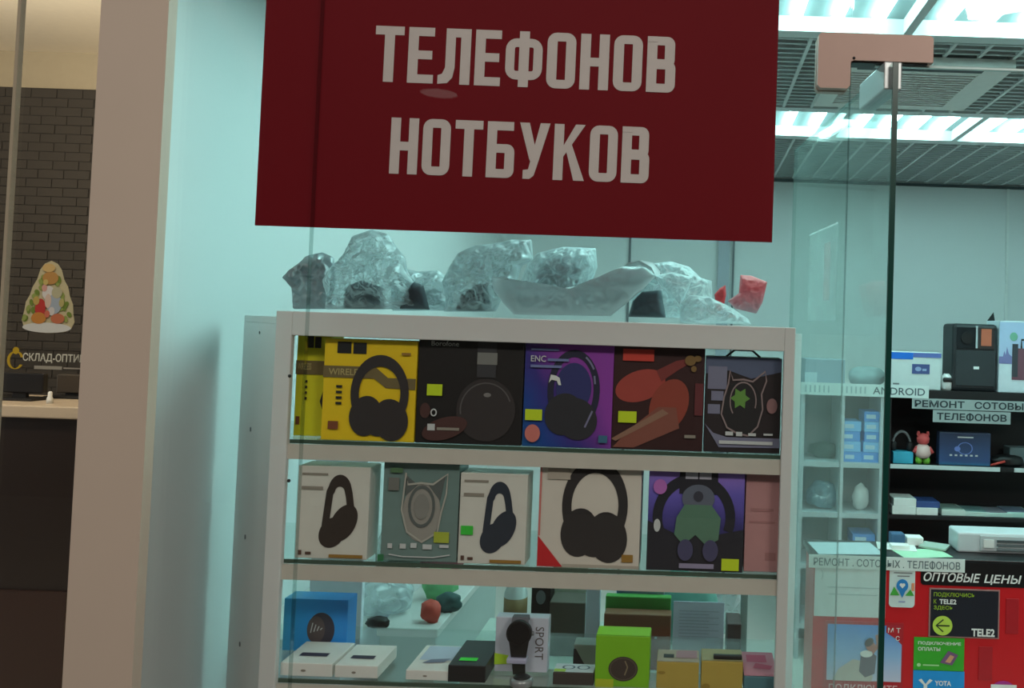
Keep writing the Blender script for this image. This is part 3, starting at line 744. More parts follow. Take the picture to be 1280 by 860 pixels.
f.put('icon_row', S_rect(.1, .13, .16, .18) + S_rect(.26, .13, .34, .18) + S_rect(.4, .14, .48, .19) + S_rect(.56, .13, .68, .18) + S_rect(.78, .15, .9, .18), LITE); f.put('caption', S_stroke([(.12, .07), (.3, .05), (.7, .05), (.92, .08)], .012), LITE)
f.put('left_print', S_rect(.08, .72, .22, .85), C('print_grey', 120, 118, 112)); f.put('brand_word', S_rect(.1, .9, .26, .95), C('print_green', 88, 122, 84)); f.put('green_corner', S_rect(-.02, .0, .06, .07), C('corner_green', 50, 120, 76))
white_hp('white headphone box with navy headphones and a green price sticker', 575, 659, 592, FB, C('hp_navy', 44, 50, 62), sticker=True)
o, f, tp = carton('headphone_box', 'large white headphone box with black headphones and red corner', 'box', 675, 802, 573, FB, .09, Z2, C('carton_cream', 222, 210, 198, rough=.5), group='headphone boxes on the second shelf')
put_headphones(f, .55, .52, .66, .92, C('hp_black_big', 48, 42, 42))
f.put('red_corner', S_poly([(0, 0), (.25, 0), (0, .28)]), REDP); f.put('red_edge', S_rect(0, .28, .02, 1), C('edge_pink', 214, 120, 112)); f.put('gold_badge', S_rect(.83, .06, .94, .13), GOLD); f.put('brand_print', S_rect(.08, .8, .3, .9), C('print_faint', 186, 172, 158)); f.put('base_line', S_rect(.25, .0, 1, .03), C('print_faint', 186, 172, 158))
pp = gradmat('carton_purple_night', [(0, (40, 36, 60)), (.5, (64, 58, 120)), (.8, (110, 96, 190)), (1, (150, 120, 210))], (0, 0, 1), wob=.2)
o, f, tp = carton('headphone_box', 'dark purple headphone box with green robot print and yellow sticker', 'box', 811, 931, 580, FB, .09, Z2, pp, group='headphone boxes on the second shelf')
nb = C('night_black', 36, 34, 44)
f.put('headband', S_stroke(arc(.48, .5, .38, .36, 200, -20, 24), .1), nb); f.put('dark_base', S_poly([(0, 0), (1, 0), (1, .4), (.7, .34), (.3, .34), (0, .46)]), nb)
f.put('centre_panel', S_rect(.32, .72, .72, .98), nb); f.put('logo_plate', S_rect(.38, .86, .51, .98) + S_rect(.525, .86, .65, .98), C('plate_lilac', 176, 172, 186))
f.put('robot_head', S_ell(.52, .68, .17, .13), C('robot_grey', 100, 104, 120)); f.put('robot_body', S_poly([(.38, .62), (.66, .62), (.76, .5), (.74, .3), (.62, .24), (.5, .34), (.38, .24), (.28, .34), (.3, .5)]), C('robot_green', 92, 128, 106))
f.put('robot_eye', S_ell(.52, .7, .05, .05), C('robot_eye', 60, 58, 70)); f.put('pink_glow', S_ell(.12, .78, .07, .07), C('glow_pink', 190, 110, 190)); f.put('silver_side', S_ell(.1, .42, .035, .06), LITE)
f.put('title_word', S_rect(.34, .03, .7, .075), C('title_lilac', 150, 140, 168)); f.put('price_sticker', S_rect(.78, .02, .96, .13), YEL); f.put('leg_print', S_ell(.4, .2, .08, .1) + S_ell(.66, .2, .08, .1), C('robot_legs', 74, 70, 104))
o, f, tp = carton('pink_box', 'plain dusty pink carton at the right end of the second shelf', 'box', 932, 976, 593, FB + .01, .09, Z2, C('carton_pink', 196, 142, 142, rough=.5), topmat=C('lid_pale', 226, 214, 216))
f.put('faint_print', S_rect(.15, .62, .8, .65) + S_rect(.12, .5, .85, .52) + S_rect(.6, .12, .9, .2), C('print_pink', 176, 122, 122))

# ---------------- third shelf
B3 = FY + .015
def phone_box(label, px0, px1, yt, Y, d, pic):
    o, f, tp = carton('phone_box', label, 'box', px0, px1, yt, Y, d, Z3, C('box_white', 240, 236, 230, rough=.45), group='small boxes on the third shelf')
    f.put('small_mark', S_ell(.45, .45, .05, .09), MUTE)
    if pic: tp.put('printed_label', S_rect(.2, .3, .75, .45), C('label_navy', 60, 50, 74))
    return o, f, tp
phone_box('flat white phone box beside the left stile in front of the blue box', 349, 414, 829, B3, .135, True)
phone_box('flat white phone box between another white box and empty glass', 417, 471, 832, B3, .13, True)
o, f, tp = phone_box('flat white box with a picture of a tablet on its lid', 506, 560, 838, B3, .155, False)
tp.put('lid_print', S_rect(.12, .38, .95, .95), C('lid_lilac', 196, 206, 226)); tp.put('tablet_print', S_poly([(.25, .25), (.75, .3), (.85, .45), (.4, .4)]), C('tablet_grey', 130, 136, 160))
bb = gradmat('carton_sky_blue', [(0, (70, 180, 226)), (.3, (44, 164, 240)), (1, (40, 146, 232))], (1, 0, 0), wob=.1)
o, f, tp = carton('speaker_box', 'square blue box with a striped dark watch strap picture', 'box', 354, 434, 749, B3 + .15, .06, Z3, bb)
f.put('strap_print', S_ell(.6, .42, .21, .33), C('strap_dark', 58, 52, 66)); f.put('strap_face', S_ell(.52, .42, .14, .26), C('strap_brown', 90, 76, 76))
f.put('strap_marks', sum([S_stroke([(.44 + .05 * k, .36 + .02 * k), (.47 + .05 * k, .55 - .03 * k)], .014) for k in range(4)], []), LITE)
o, f, tp = carton('black_box', 'small black box with a bright green sticker on its lid', 'box', 559, 606, 832, B3 - .004, .16, Z3, C('box_black', 34, 32, 34, rough=.4))
tp.put('price_sticker', S_rect(.2, .16, .68, .28), C('neon_green', 60, 240, 60))
o, f, tp = carton('watch_box', 'white box printed SPORT standing behind a black sports watch', 'box', 619, 685, 772, B3 + .065, .035, Z3 + .0, C('box_lilac_white', 214, 216, 232, rough=.4))
hgt, wdt = f.h, f.w
f.put('sport_word', S_move(S_text('SPORT', 0, 0, 1, 1), lambda p: (.97 - p[1] * .14 - .02, .24 + p[0] * .66)), C('word_grey', 104, 92, 92)) if False else f.put('sport_word', S_move(S_text('SPORT', 0, 0, 1, 1), lambda p: (.76 + p[1] * .16, .84 - p[0] * .6)), C('word_grey', 104, 92, 92))
f.put('green_corner', S_poly([(0, .13), (.33, .15), (.3, .3), (0, .34)]), C('lime', 190, 230, 50))
# sports watch
wc = P(650, 800, B3 + .035)
t = thing('sports_watch', (wc.x, wc.y, Z3), 'black round sports watch with curled strap standing before the SPORT box', 'watch')
dz = P(650, 789, B3 + .035).z
m = MB()
for a, b, c in ((.017, -.012, -.012), ):
    pass
def ydisc(mb, x, z, r, y0, y1, n=24): return mb.prism([(x + r * math.cos(2 * math.pi * k / n), z + r * math.sin(2 * math.pi * k / n)) for k in range(n)], 1, y0, y1)
ydisc(MB(), wc.x, dz, .029, wc.y - .018, wc.y - .006).build('watch_case', BLACK, t)
ydisc(MB(), wc.x, dz, .024, wc.y - .019, wc.y - .018).build('watch_face', C('watch_face', 16, 16, 20, rough=.1), t)
zb_ = Z3 + .001
def strap(pts, wd): 
    L = [];
    for (y, z, hw) in pts: L.append((y, z, hw))
    mb = MB(); vs = []; fs = []
    for (y, z, hw) in L:
        vs += [(wc.x - hw, y - .002, z), (wc.x + hw, y - .002, z), (wc.x + hw, y + .002, z), (wc.x - hw, y + .002, z)]
    for i in range(len(L) - 1):
        for k in range(4): fs.append((i * 4 + k, i * 4 + (k + 1) % 4, (i + 1) * 4 + (k + 1) % 4, (i + 1) * 4 + k))
    fs += [(3, 2, 1, 0), tuple(range(len(vs) - 4, len(vs)))]
    return mb.add(vs, fs)
strap([(wc.y - .012, dz + .018, .02), (wc.y + .0, dz + .033, .019), (wc.y + .012, dz + .034, .018), (wc.y + .022, dz + .02, .017)], 0).build('strap', C('strap_grey', 96, 98, 106), t)
strap([(wc.y - .012, dz - .016, .023), (wc.y - .01, dz - .05, .018), (wc.y - .004, dz - .075, .015), (wc.y + .006, zb_ + .003, .014)], 0).build('strap', BLACK, t)
MB().bbox(wc.x - .026, wc.x + .02, wc.y - .02, wc.y + .012, dz - .068, dz - .056, .003).build('strap_holder', C('holder_lilac', 186, 182, 210, rough=.3), t)
MB().tube([(wc.x + .029, wc.y - .012, dz), (wc.x + .033, wc.y - .012, dz)], .005, 8).build('crown', GREYP, t)
# round speaker low in front of the watch box
p = P(652, 850, B3 - .01)
t = thing('round_speaker', (p.x, p.y + .0, Z3), 'small grey round speaker lying before the SPORT box', 'speaker')
MB().lathe([(.022, Z3), (.026, Z3 + .004), (.026, Z3 + .014), (.021, Z3 + .018)], p.x, p.y + .0, 20).build('body', C('speaker_silver', 160, 160, 162, rough=.3, metal=.4), t)
MB().lathe([(.019, Z3 + .0181), (.015, Z3 + .021), (.004, Z3 + .0215)], p.x, p.y + .0, 20).build('grille', BLACK, t)
# dark box with white top
o, f, tp = carton('earphone_box', 'dark grey box with white oval-printed lid beside the green box', 'box', 690, 741, 841, B3, .05, Z3, C('box_darkgrey', 70, 62, 58, rough=.4), topmat=C('lid_white2', 206, 216, 222))
tp.put('oval_print', S_stroke(arc(.35, .55, .14, .22, 0, 360, 14), .05) + S_stroke(arc(.72, .55, .14, .22, 0, 360, 14), .05), C('oval_blue', 90, 104, 122)); tp.put('price_sticker', S_rect(.02, .0, .3, .3), C('sticker_lime', 180, 220, 90))
o, f, tp = carton('adapter_box', 'small grey-green box behind the white-lidded earphone box', 'box', 716, 746, 806, B3 + .12, .05, Z3, C('box_greygreen', 120, 132, 124, rough=.4))
f.put('dark_corner', S_poly([(0, 0), (.5, 0), (.1, .8), (0, .8)]), INK)
o, f, tp = carton('watch_carton', 'bright lime green carton with a round dark watch picture', 'box', 744, 812, 795, B3 - .002, .06, Z3, C('carton_lime', 132, 196, 30, rough=.45), topmat=C('lid_lime', 150, 226, 30))
f.put('watch_print', S_ell(.52, .36, .27, .24), C('watch_print', 66, 52, 46)); f.put('watch_ring', S_stroke(arc(.52, .36, .24, .21, 0, 360, 24), .02), C('watch_ring', 96, 84, 70)); f.put('watch_hand', S_stroke([(.55, .52), (.6, .4), (.55, .24)], .025), C('hand_tan', 140, 124, 96)); f.put('yellow_tab', S_rect(.02, .0, .35, .16), C('tab_yellow', 190, 200, 40)); 
o, f, tp = carton('mustard_box', 'mustard yellow carton next to the lime green watch carton', 'box', 820, 873, 828, B3, .075, Z3, C('carton_mustard', 190, 162, 74, rough=.5), topmat=C('lid_tan', 176, 160, 140))
f.put('faint_print', S_ell(.12, .6, .09, .06), C('print_ochre', 160, 130, 50)); tp.put('dark_print', S_rect(.15, .3, .4, .6), INK); tp.put('pink_print', S_rect(.45, .3, .95, .9), C('print_rose', 176, 130, 140))
mo = o
o, f, tp = carton('mustard_box', 'mustard yellow carton with a black stick lying on its lid', 'box', 876, 928, 827, B3, .075, Z3, C('carton_mustard', 190, 162, 74), topmat=C('lid_tan2', 170, 164, 120))
f.put('round_print', S_ell(.12, .12, .1, .1), C('print_ochre', 160, 130, 50))
zt = o.location.z + o.dimensions.z
s = MB().bbox(o.location.x - .02, o.location.x + .045, o.location.y - .03, o.location.y - .018, zt + .0015, zt + .011, .002).build('flash_drive', BLACK); tag(s, 'short black stick lying on a mustard yellow carton', 'flash drive')
o, f, tp = carton('pink_teal_box', 'flat box with pink printed lid and teal front', 'box', 929, 972, 846, B3, .15, Z3, C('carton_teal', 84, 130, 140, rough=.45), topmat=C('lid_pink', 214, 130, 150))
tp.put('lid_label', S_rect(.15, .55, .75, .85), C('lid_rose', 206, 70, 110)); tp.put('lid_stripe', S_poly([(.3, .3), (.8, .25), (.9, .4), (.4, .5)]), C('lid_rose', 206, 70, 110))

# ---------------- plastic bags heaped on top of the cabinet
BAG = plasticmat('clear_bag', (.74, .80, .82), .80)
BAGT = plasticmat('milky_bag', (.76, .82, .84), .66)
BUB = plasticmat('bubble_wrap', (.80, .88, .90), .5, bubble=True)
FOAM = C('foam_sheet', 208, 212, 214, rough=.7)
DARK = C('grey_electronics', 84, 92, 100, rough=.5)
def bag(name, label, cat, outline, Y, T, m, amp=.018, seed=0, group='plastic bags on top of the cabinet', NA=150, NR=30, lean=0.0):
    pts = [P(x, y, Y) for (x, y) in outline]
    zb = ztop - .013
    pts = [(p.x, max(p.z, zb)) for p in pts]
    cx = sum(p[0] for p in pts) / len(pts); cz_ = sum(p[1] for p in pts) / len(pts)
    # resample outline by length
    n = len(pts); ls = [0]
    for i in range(n): ls.append(ls[-1] + math.dist(pts[i], pts[(i + 1) % n]))
    out = []
    for k in range(NA):
        d = ls[-1] * k / NA
        for i in range(n):
            if ls[i] <= d <= ls[i + 1]:
                t_ = (d - ls[i]) / max(1e-9, ls[i + 1] - ls[i]); a, b = pts[i], pts[(i + 1) % n]
                out.append((a[0] + (b[0] - a[0]) * t_, a[1] + (b[1] - a[1]) * t_)); break
    vs = []; fs = []
    def ridge(x, y, z):
        q = Vector((x, y, z)) * 16 + Vector((seed * 7.1, seed * 3.3, 0))
        a = abs(noise.noise(q)); b = abs(noise.noise(q * 2.3 + Vector((5, 1, 2)))); c = abs(noise.noise(q * 4.6))
        return (.35 - a) * 1.3 + (.3 - b) * 1.1 + (.2 - c) * .8
    for side in (-1, 1):
        for r in range(NR, -1, -1) if False else range(NR + 1):
            f_ = 1 - r / NR
            for k in range(NA):
                x = cx + (out[k][0] - cx) * f_; z = cz_ + (out[k][1] - cz_) * f_
                th_ = T * (max(0, 1 - f_ ** 2.2)) ** .55
                y = side * (th_ + amp * ridge(x, side, z) * min(1, (1 - f_) * 5))
                z2 = z + amp * .35 * noise.noise(Vector((x * 25, y * 25, z * 25 + seed))) * min(1, (1 - f_) * 6)
                vs.append((x, Y + T + y + lean * (z - zb), max(z2, zb)))
    row = NA; half = (NR + 1) * NA
    for s_ in (0, 1):
        for r in range(NR):
            for k in range(NA):
                a = s_ * half + r * row + k; b = s_ * half + r * row + (k + 1) % NA
                q = (a, b, b + row, a + row); fs.append(q if s_ == 0 else q[::-1])
    bm = bmesh.new(); bv = [bm.verts.new(v) for v in vs]
    for q in fs:
        try: bm.faces.new([bv[i] for i in q])
        except ValueError: pass
    bmesh.ops.remove_doubles(bm, verts=list(bm.verts), dist=.0004)
    bmesh.ops.recalc_face_normals(bm, faces=list(bm.faces)); bm.verts.index_update()
    mb = MB(); mb.add([v.co for v in bm.verts], [[v.index for v in f.verts] for f in bm.faces], True); bm.free()
    o = mb.build(name, m); tag(o, label, cat, group)
    return o
bag('plastic_bag', 'silvery crinkled bag with dark contents at the left end of the heap', 'bag', [(346, 346), (362, 332), (378, 318), (396, 314), (410, 320), (412, 350), (408, 386), (360, 386), (358, 360)], 2.10, .03, plasticmat('silver_bag', (.42, .47, .50), .1), .02, 1)
bag('plastic_bag', 'tall peaked clear plastic bag in the heap on the cabinet', 'bag', [(392, 350), (400, 335), (420, 318), (432, 292), (455, 284), (476, 290), (486, 306), (497, 318), (500, 336), (508, 352), (524, 386), (396, 386), (398, 370)], 2.03, .05, BAG, .022, 2)
bag('plastic_bag', 'low milky bag slumped against the tall peaked bag', 'bag', [(480, 352), (498, 334), (516, 338), (540, 336), (556, 348), (560, 388), (482, 388)], 2.15, .05, BAGT, .014, 3)
bag('plastic_bag', 'domed frosted bag with a bubble-wrap corner', 'bag', [(545, 352), (556, 330), (566, 314), (588, 304), (612, 302), (634, 297), (660, 297), (662, 322), (648, 330), (640, 352), (622, 372), (614, 389), (548, 389), (550, 372)], 2.085, .048, BAGT, .02, 4)
bag('bubble_wrap_parcel', 'boxy bubble-wrapped parcel behind the rolled foam sheet', 'parcel', [(655, 326), (668, 314), (700, 306), (742, 308), (744, 332), (738, 350), (720, 394), (650, 392), (646, 350)], 2.20, .05, BUB, .014, 5)
bag('bubble_wrap_parcel', 'bright bubble-wrapped bundle draped towards the red packet', 'parcel', [(790, 336), (812, 328), (838, 325), (862, 332), (876, 346), (890, 350), (891, 372), (880, 398), (792, 396), (784, 366)], 2.18, .045, BUB, .02, 6)
bag('plastic_bag', 'white bag sloping down to the right corner of the cabinet', 'bag', [(850, 380), (862, 368), (886, 370), (912, 382), (936, 398), (940, 405), (850, 403)], 2.06, .04, BAGT, .012, 7)
bag('plastic_bag', 'small pointed bubble bag hanging before the wrapped bundle', 'bag', [(818, 344), (840, 340), (866, 346), (860, 362), (850, 384), (842, 372), (826, 358)], 2.10, .015, BUB, .008, 8)
# rolled foam sheet
def foam_sheet(name, label, path, Yc, hw, m):
    mb = MB(); vs = []; fs = []; NY = 6; n = len(path)
    for i, (x, y) in enumerate(path):
        for j in range(NY + 1):
            yy = Yc + hw * (2 * j / NY - 1)
            p = P(x, y, Yc)
            vs.append((p.x, yy, max(p.z + .012 * math.sin(3 * j / NY + i * .5) + (.022 * j / NY), ztop - .0125)))
    top = len(vs)
    vs += [(v[0], v[1], v[2] + .0035) for v in vs]
    r = NY + 1
    for i in range(n - 1):
        for j in range(NY):
            a = i * r + j
            fs += [(a, a + 1, a + r + 1, a + r), (top + a, top + a + r, top + a + r + 1, top + a + 1)]
        for j in (0, NY):
            a = i * r + j; fs.append((a, a + r, top + a + r, top + a))
    for i in (0, n - 1):
        for j in range(NY): a = i * r + j; fs.append((a, a + 1, top + a + 1, top + a))
    mb.add(vs, fs, True); o = mb.build(name, m); tag(o, label, 'foam sheet'); return o
foam_sheet('foam_sheet', 'long grey-white packing foam strip curling up between the wrapped parcels', [(664, 376), (700, 374), (735, 366), (765, 352), (785, 338), (800, 332), (815, 338), (824, 352)], 2.14, .045, FOAM)
bag('packing_sheet', 'broad dull white packing sheet draped in a long curve over the cabinet edge', 'packing sheet', [(612, 344), (622, 356), (650, 366), (690, 368), (722, 360), (752, 344), (778, 332), (806, 333), (820, 344), (806, 358), (786, 376), (762, 395), (640, 393), (626, 378), (614, 362)], 2.03, .022, plasticmat('dull_sheet', (.80, .84, .86), .25, fold=.15), .005, 9, group=None)
# grey device and red packet
def dev(label, px0, px1, yt, Y, d, m, name='grey_device', cat='device'):
    x0, x1, z0, z1 = rect(px0, px1, yt, yt + 40, Y); zb = ztop - .0135
    o = MB().bbox(x0, x1, Y, Y + d, zb, z1, .005).build(name, m); tag(o, label, cat); return o
def lumpdev(label, outline, Y, T, m, seed): return bag('packed_device', label, 'device', outline, Y, T, m, .006, seed, 'dark devices packed in the bags', 60, 10)
lumpdev('dark grey device wedged between the tall peaked bag and the domed bag', [(522, 372), (530, 362), (546, 360), (556, 388), (524, 387)], 2.27, .03, DARK, 21)
lumpdev('dark grey device seen inside the tall peaked clear bag', [(428, 358), (446, 350), (472, 358), (478, 386), (424, 385)], 2.06, .022, DARK, 22)
lumpdev('dark grey device seen inside the domed frosted bag', [(574, 368), (590, 356), (606, 352), (612, 389), (566, 388)], 2.112, .022, DARK, 23)
lumpdev('grey device packed inside the boxy bubble-wrapped parcel', [(672, 330), (700, 322), (722, 330), (728, 393), (668, 392)], 2.225, .022, GREYP, 24)
lumpdev('dark grey device showing under the bright bubble-wrapped bundle', [(790, 376), (802, 364), (826, 362), (832, 397), (784, 396)], 2.12, .025, DARK, 25)
lumpdev('dark folded pouch tucked under the low milky bag', [(500, 370), (514, 352), (526, 356), (534, 387), (496, 386)], 2.05, .02, DARK, 26)
bag('paper_packet', 'crumpled pink and red packet at the right end of the heap', 'packet', [(926, 343), (940, 344), (960, 352), (954, 378), (946, 392), (920, 386), (910, 376), (924, 366)], 2.26, .02, gradmat('red_packet', [(0, (170, 140, 150)), (.45, (206, 110, 120)), (.7, (224, 90, 100)), (1, (230, 110, 116))], (0, 0, 1), wob=.1), .01, 11, group=None)
bag('red_ribbon', 'small crumpled red ribbon beside the pink packet', 'ribbon', [(893, 368), (900, 360), (907, 356), (908, 368), (904, 388), (896, 388)], 2.30, .01, C('ribbon_red', 206, 60, 66), .006, 12, group=None)

# ================================================================== BEHIND THE CABINET
def counter(name, label, x0, x1, y0, y1, z, top_m=WHITE, body_m=None):
    t = thing(name, ((x0 + x1) / 2, (y0 + y1) / 2, 0), label, 'counter')
    MB().bbox(x0, x1, y0, y1, z - .025, z, .003).build('counter_top', top_m, t)
    MB().box(x0 + .008, x1 - .008, y0 + .008, y1 - .008, .06, z - .025).build('body', body_m or WHITE, t)
    MB().box(x0 + .03, x1 - .03, y0 + .03, y1 - .03, 0, .06).build('plinth', GREYP, t)
    return t
LIL = C('lilac_panel', 220, 222, 236, rough=.5)
za_ = .74
counter('wall_counter', 'low white counter along the left wall behind the cabinet', WL + .005, -.95, 2.5, 3.12, za_, WHITE, LIL)
counter('side_counter', 'low white counter with colourful packets behind the cabinet', -.90, -.72, 2.62, 3.45, za_, WHITE, C('greygreen_panel', 176, 186, 182))
# white board standing on the wall counter
x0, x1, z0, z1 = rect(390, 456, 560, 780, 2.52)
o = MB().bbox(x0, x1, 2.52, 2.54, za_, z1 + .03, .002).build('white_board', C('board_lilac', 232, 236, 246, rough=.4)); tag(o, 'upright pale lilac-white board standing on the low wall counter', 'board')
def lump(name, label, cat, px, py, Y, r, m, zbase, sq=(1, 1, 1), seed=0, group=None):
    c = P(px, py, Y)
    bm = bmesh.new(); bmesh.ops.create_icosphere(bm, subdivisions=3, radius=1)
    for v in bm.verts:
        n_ = 1 + .22 * noise.noise(v.co * 1.8 + Vector((seed, 0, 0))) + .1 * noise.noise(v.co * 4 + Vector((seed, 3, 0)))
        v.co = Vector((v.co.x * sq[0], v.co.y * sq[1], v.co.z * sq[2])) * r * n_
    mz = min(v.co.z for v in bm.verts)
    mb = MB().add([(v.co.x + c.x, v.co.y + Y, max(v.co.z - mz - .15 * r, 0) + zbase) for v in bm.verts], [[v.index for v in f.verts] for f in bm.faces], True); bm.free()
    o = mb.build(name, m); return tag(o, label, cat, group)
lump('crumpled_bag', 'crumpled white plastic bag on the low wall counter', 'bag', 480, 760, 2.76, .085, BAGT, za_, (1, 1, .7), 1)
lump('dark_pouch', 'dark olive pouch behind the crumpled white bag', 'pouch', 497, 728, 3.02, .07, C('olive_pouch', 74, 82, 70), za_, (1.1, .5, 1.75), 2)
lump('dark_pouch', 'small black pouch before the crumpled white bag on the counter', 'pouch', 472, 768, 2.62, .03, BLACK, za_, (1.2, .6, .6), 3)
lump('red_packet', 'crimson crumpled packet on the side counter', 'packet', 551, 730, 3.1, .085, C('crimson', 170, 60, 84), za_, (1, .5, 1.7), 4)
lump('green_packet', 'pale green packet in front of the crimson packet', 'packet', 549, 748, 2.9, .06, C('pale_green', 120, 190, 130), za_, (.9, .5, 1.0), 5)
lump('teal_case', 'dark teal case lying on the side counter', 'case', 560, 760, 2.78, .04, C('dark_teal', 50, 84, 84), za_, (1.1, .5, .8), 6)
lump('red_pouch', 'small orange-red pouch at the front of the side counter', 'pouch', 538, 776, 2.68, .032, C('orange_red', 204, 74, 60), za_, (.9, .8, 1.1), 7)
# third counter behind the right half of the cabinet
zc_ = .70
counter('glass_counter', 'long pale counter right behind the cabinet carrying packets and cards', -.62, .12, 2.46, 2.86, zc_, C('pale_green_top', 196, 206, 196), WHITE)
def slab(name, label, cat, px0, px1, yt, Y, d, Z, m, group=None, bev=.003):
    o, f, tp = carton(name, label, cat, px0, px1, yt, Y, d, Z, m, group, bev=bev); return o, f
slab('white_post', 'narrow white upright panel behind the cabinet beside the brown box', 'panel', 732, 750, 724, 2.50, .02, zc_, C('post_white', 206, 218, 232))
slab('brown_box', 'dark grey-brown box behind the cabinet next to the white upright panel', 'box', 686, 731, 753, 2.55, .10, zc_, C('greybrown', 88, 80, 70))
slab('cream_panel', 'pale cream board standing behind the grey-brown box', 'board', 690, 735, 700, 2.70, .015, zc_, C('cream_board', 206, 208, 186))
o, f = slab('black_speaker', 'black upright speaker behind the SPORT watch box', 'speaker', 664, 688, 720, 2.62, .08, zc_, BLACK)
f.put('speaker_cone', S_ell(.5, .3, .35, .14), GREYP); f.put('speaker_cone', S_ell(.5, .7, .25, .1), GREYP)
c = P(645, 740, 2.6)
t = thing('white_bottle', (c.x, 2.6, zc_), 'white plastic bottle with a brown label behind the watch box', 'bottle')
MB().lathe([(.03, zc_), (.034, zc_ + .01), (.034, zc_ + .16), (.02, zc_ + .2), (.012, zc_ + .22)], c.x, 2.6, 16).build('body', WHITEP, t)
MB().lathe([(.0345, zc_ + .08), (.0345, zc_ + .15)], c.x, 2.6, 16).build('label_band', C('label_brown', 140, 110, 70), t)
MB().lathe([(.013, zc_ + .22), (.013, zc_ + .245)], c.x, 2.6, 12).build('cap', WHITEP, t)
o, f = slab('orange_packet', 'brick red packet with white dots under the green packet', 'packet', 754, 838, 768, 2.47, .05, zc_, gradmat('brick_packet', [(0, (168, 66, 40)), (.6, (150, 74, 50)), (1, (130, 84, 60))], (0, 0, 1)))
f.put('white_dots', sum([S_ell(.42 + .12 * k, .62 - .01 * k, .022, .022) for k in range(4)], []), PAPER); f.put('dark_strip', S_rect(.1, .5, .42, .6), C('strip_brown', 76, 60, 56))
slab('green_packet', 'grass green packet standing behind the brick red packet', 'packet', 756, 838, 746, 2.53, .03, zc_, C('grass_green', 70, 150, 60))
slab('blue_packet', 'blue glossy packet standing behind the grass green packet', 'packet', 770, 830, 728, 2.57, .03, zc_, gradmat('blue_packet', [(0, (60, 110, 160)), (.6, (80, 130, 190)), (1, (150, 170, 180))], (.6, 0, .6)))
lump('teal_bag', 'teal crumpled bag behind the white price card', 'bag', 858, 738, 2.70, .09, C('teal_bag', 110, 170, 156), zc_, (1.1, .5, 1.3), 9)
lump('white_bag', 'white crumpled bag right of the white price card', 'bag', 909, 748, 2.79, .075, BAGT, zc_, (.8, .5, 1.3), 10)
slab('dark_book', 'dark brown book standing right of the white price card', 'book', 908, 926, 780, 2.52, .10, zc_, C('book_brown', 86, 66, 64))
o, f = slab('price_card', 'white paper card with faint ruled lines on the counter behind the cabinet', 'card', 841, 905, 754, 2.465, .003, zc_, C('card_white', 216, 220, 238, rough=.7), bev=.0005)
text_bars(f, .12, .86, .9, 9, C('card_lines', 186, 190, 208), hh=.012, gap=.045, name='ruled_lines')
o.rotation_euler = (math.radians(-4), 0, 0)
slab('glass_upright', 'grey-green glass upright at the end of the counter behind the cabinet', 'panel', 926, 935, 722, 2.60, .02, zc_, C('glass_upright', 140, 160, 156, rough=.2))

# ================================================================== RIGHT SIDE OF THE SHOP
SY = 4.5
zT = P(1200, 489, SY).z; zM = P(1200, 583, SY).z; zL = P(1200, 646, SY).z; zBt = zL - .26
bk0, bk1 = P(1106, 560, SY).x, 2.6
SHB = C('black_shelf', 16, 17, 20, rough=.5, var=.02); SHF = C('shelf_front_white', 200, 210, 210, rough=.5)
t = thing('black_shelving', ((bk0 + bk1) / 2, SY + .18, 0), 'black open shelving unit against the rear of the shop', 'shelving')
MB().box(bk0, bk1, SY + .34, SY + .36, 0, zT - .04).build('back_panel', SHB, t)
MB().box(bk0, bk0 + .03, SY, SY + .34, 0, zT - .04).build('side_panel', SHB, t)
MB().box(bk1 - .03, bk1, SY, SY + .34, 0, zT - .04).build('side_panel', SHB, t)
MB().box(bk0, bk1, SY - .01, SY + .36, zT - .04, zT).build('top_board', SHB, t)
for zz in (zM, zL, zBt):
    s = MB().box(bk0 + .03, bk1 - .03, SY + .002, SY + .34, zz - .02, zz).build('shelf_board', SHB, t)
s = MB().box(bk0 + .03, P(1250, 580, SY).x, SY - .004, SY + .002, zM - .02, zM + .001).build('shelf_edge', SHF, t)
MB().box(P(1268, 580, SY).x, bk1 - .03, SY - .004, SY + .002, zM - .02, zM + .001).build('shelf_edge', SHF, t)
# white shelving behind the door
ws0, ws1 = P(1000, 560, SY).x, bk0 - .005
GS = C('grey_shelf', 186, 192, 196, rough=.5)
t = thing('white_shelving', ((ws0 + ws1) / 2, SY + .18, 0), 'pale grey shelving unit with blue boxes seen through the open glass door', 'shelving')
MB().box(ws0, ws1, SY + .30, SY + .32, 0, zT - .02).build('back_panel', C('shelf_back_grey', 150, 160, 160), t)
xm_ = P(1050, 560, SY).x
for xx in (ws0, xm_, ws1 - .02): MB().box(xx, xx + .02, SY, SY + .30, 0, zT - .02).build('side_panel', GS, t)
MB().box(ws0, ws1, SY, SY + .32, zT - .02, zT).build('top_board', GS, t)
for zz in (zM, zL, zBt, zBt - .3):
    MB().box(ws0 + .02, xm_, SY, SY + .30, zz - .025, zz).build('shelf_board', GS, t)
    MB().box(xm_ + .02, ws1 - .02, SY, SY + .30, zz - .025, zz).build('shelf_board', GS, t)
blue_m = [C('blue_carton_a', 84, 150, 226), C('blue_carton_b', 130, 190, 240)]
def stack(px0, px1, Y, zbase, n, hh, label, group):
    x0, x1, _, _ = rect(px0, px1, 540, 570, Y)
    for k in range(n):
        dx = random.uniform(-.006, .006)
        o = MB().bbox(x0 + dx, x1 + dx, Y, Y + .16, zbase + k * hh, zbase + (k + 1) * hh - .001, .002).build('blue_carton', blue_m[k % 2])
        tag(o, label, 'box', group)
        f = Face(o, (x0 + dx - o.location.x, -.08, 0), (1, 0, 0), (0, 0, 1), x1 - x0, hh); f.put('label_strip', S_rect(.1, .3, .6, .7), C('label_pale', 190, 214, 232))
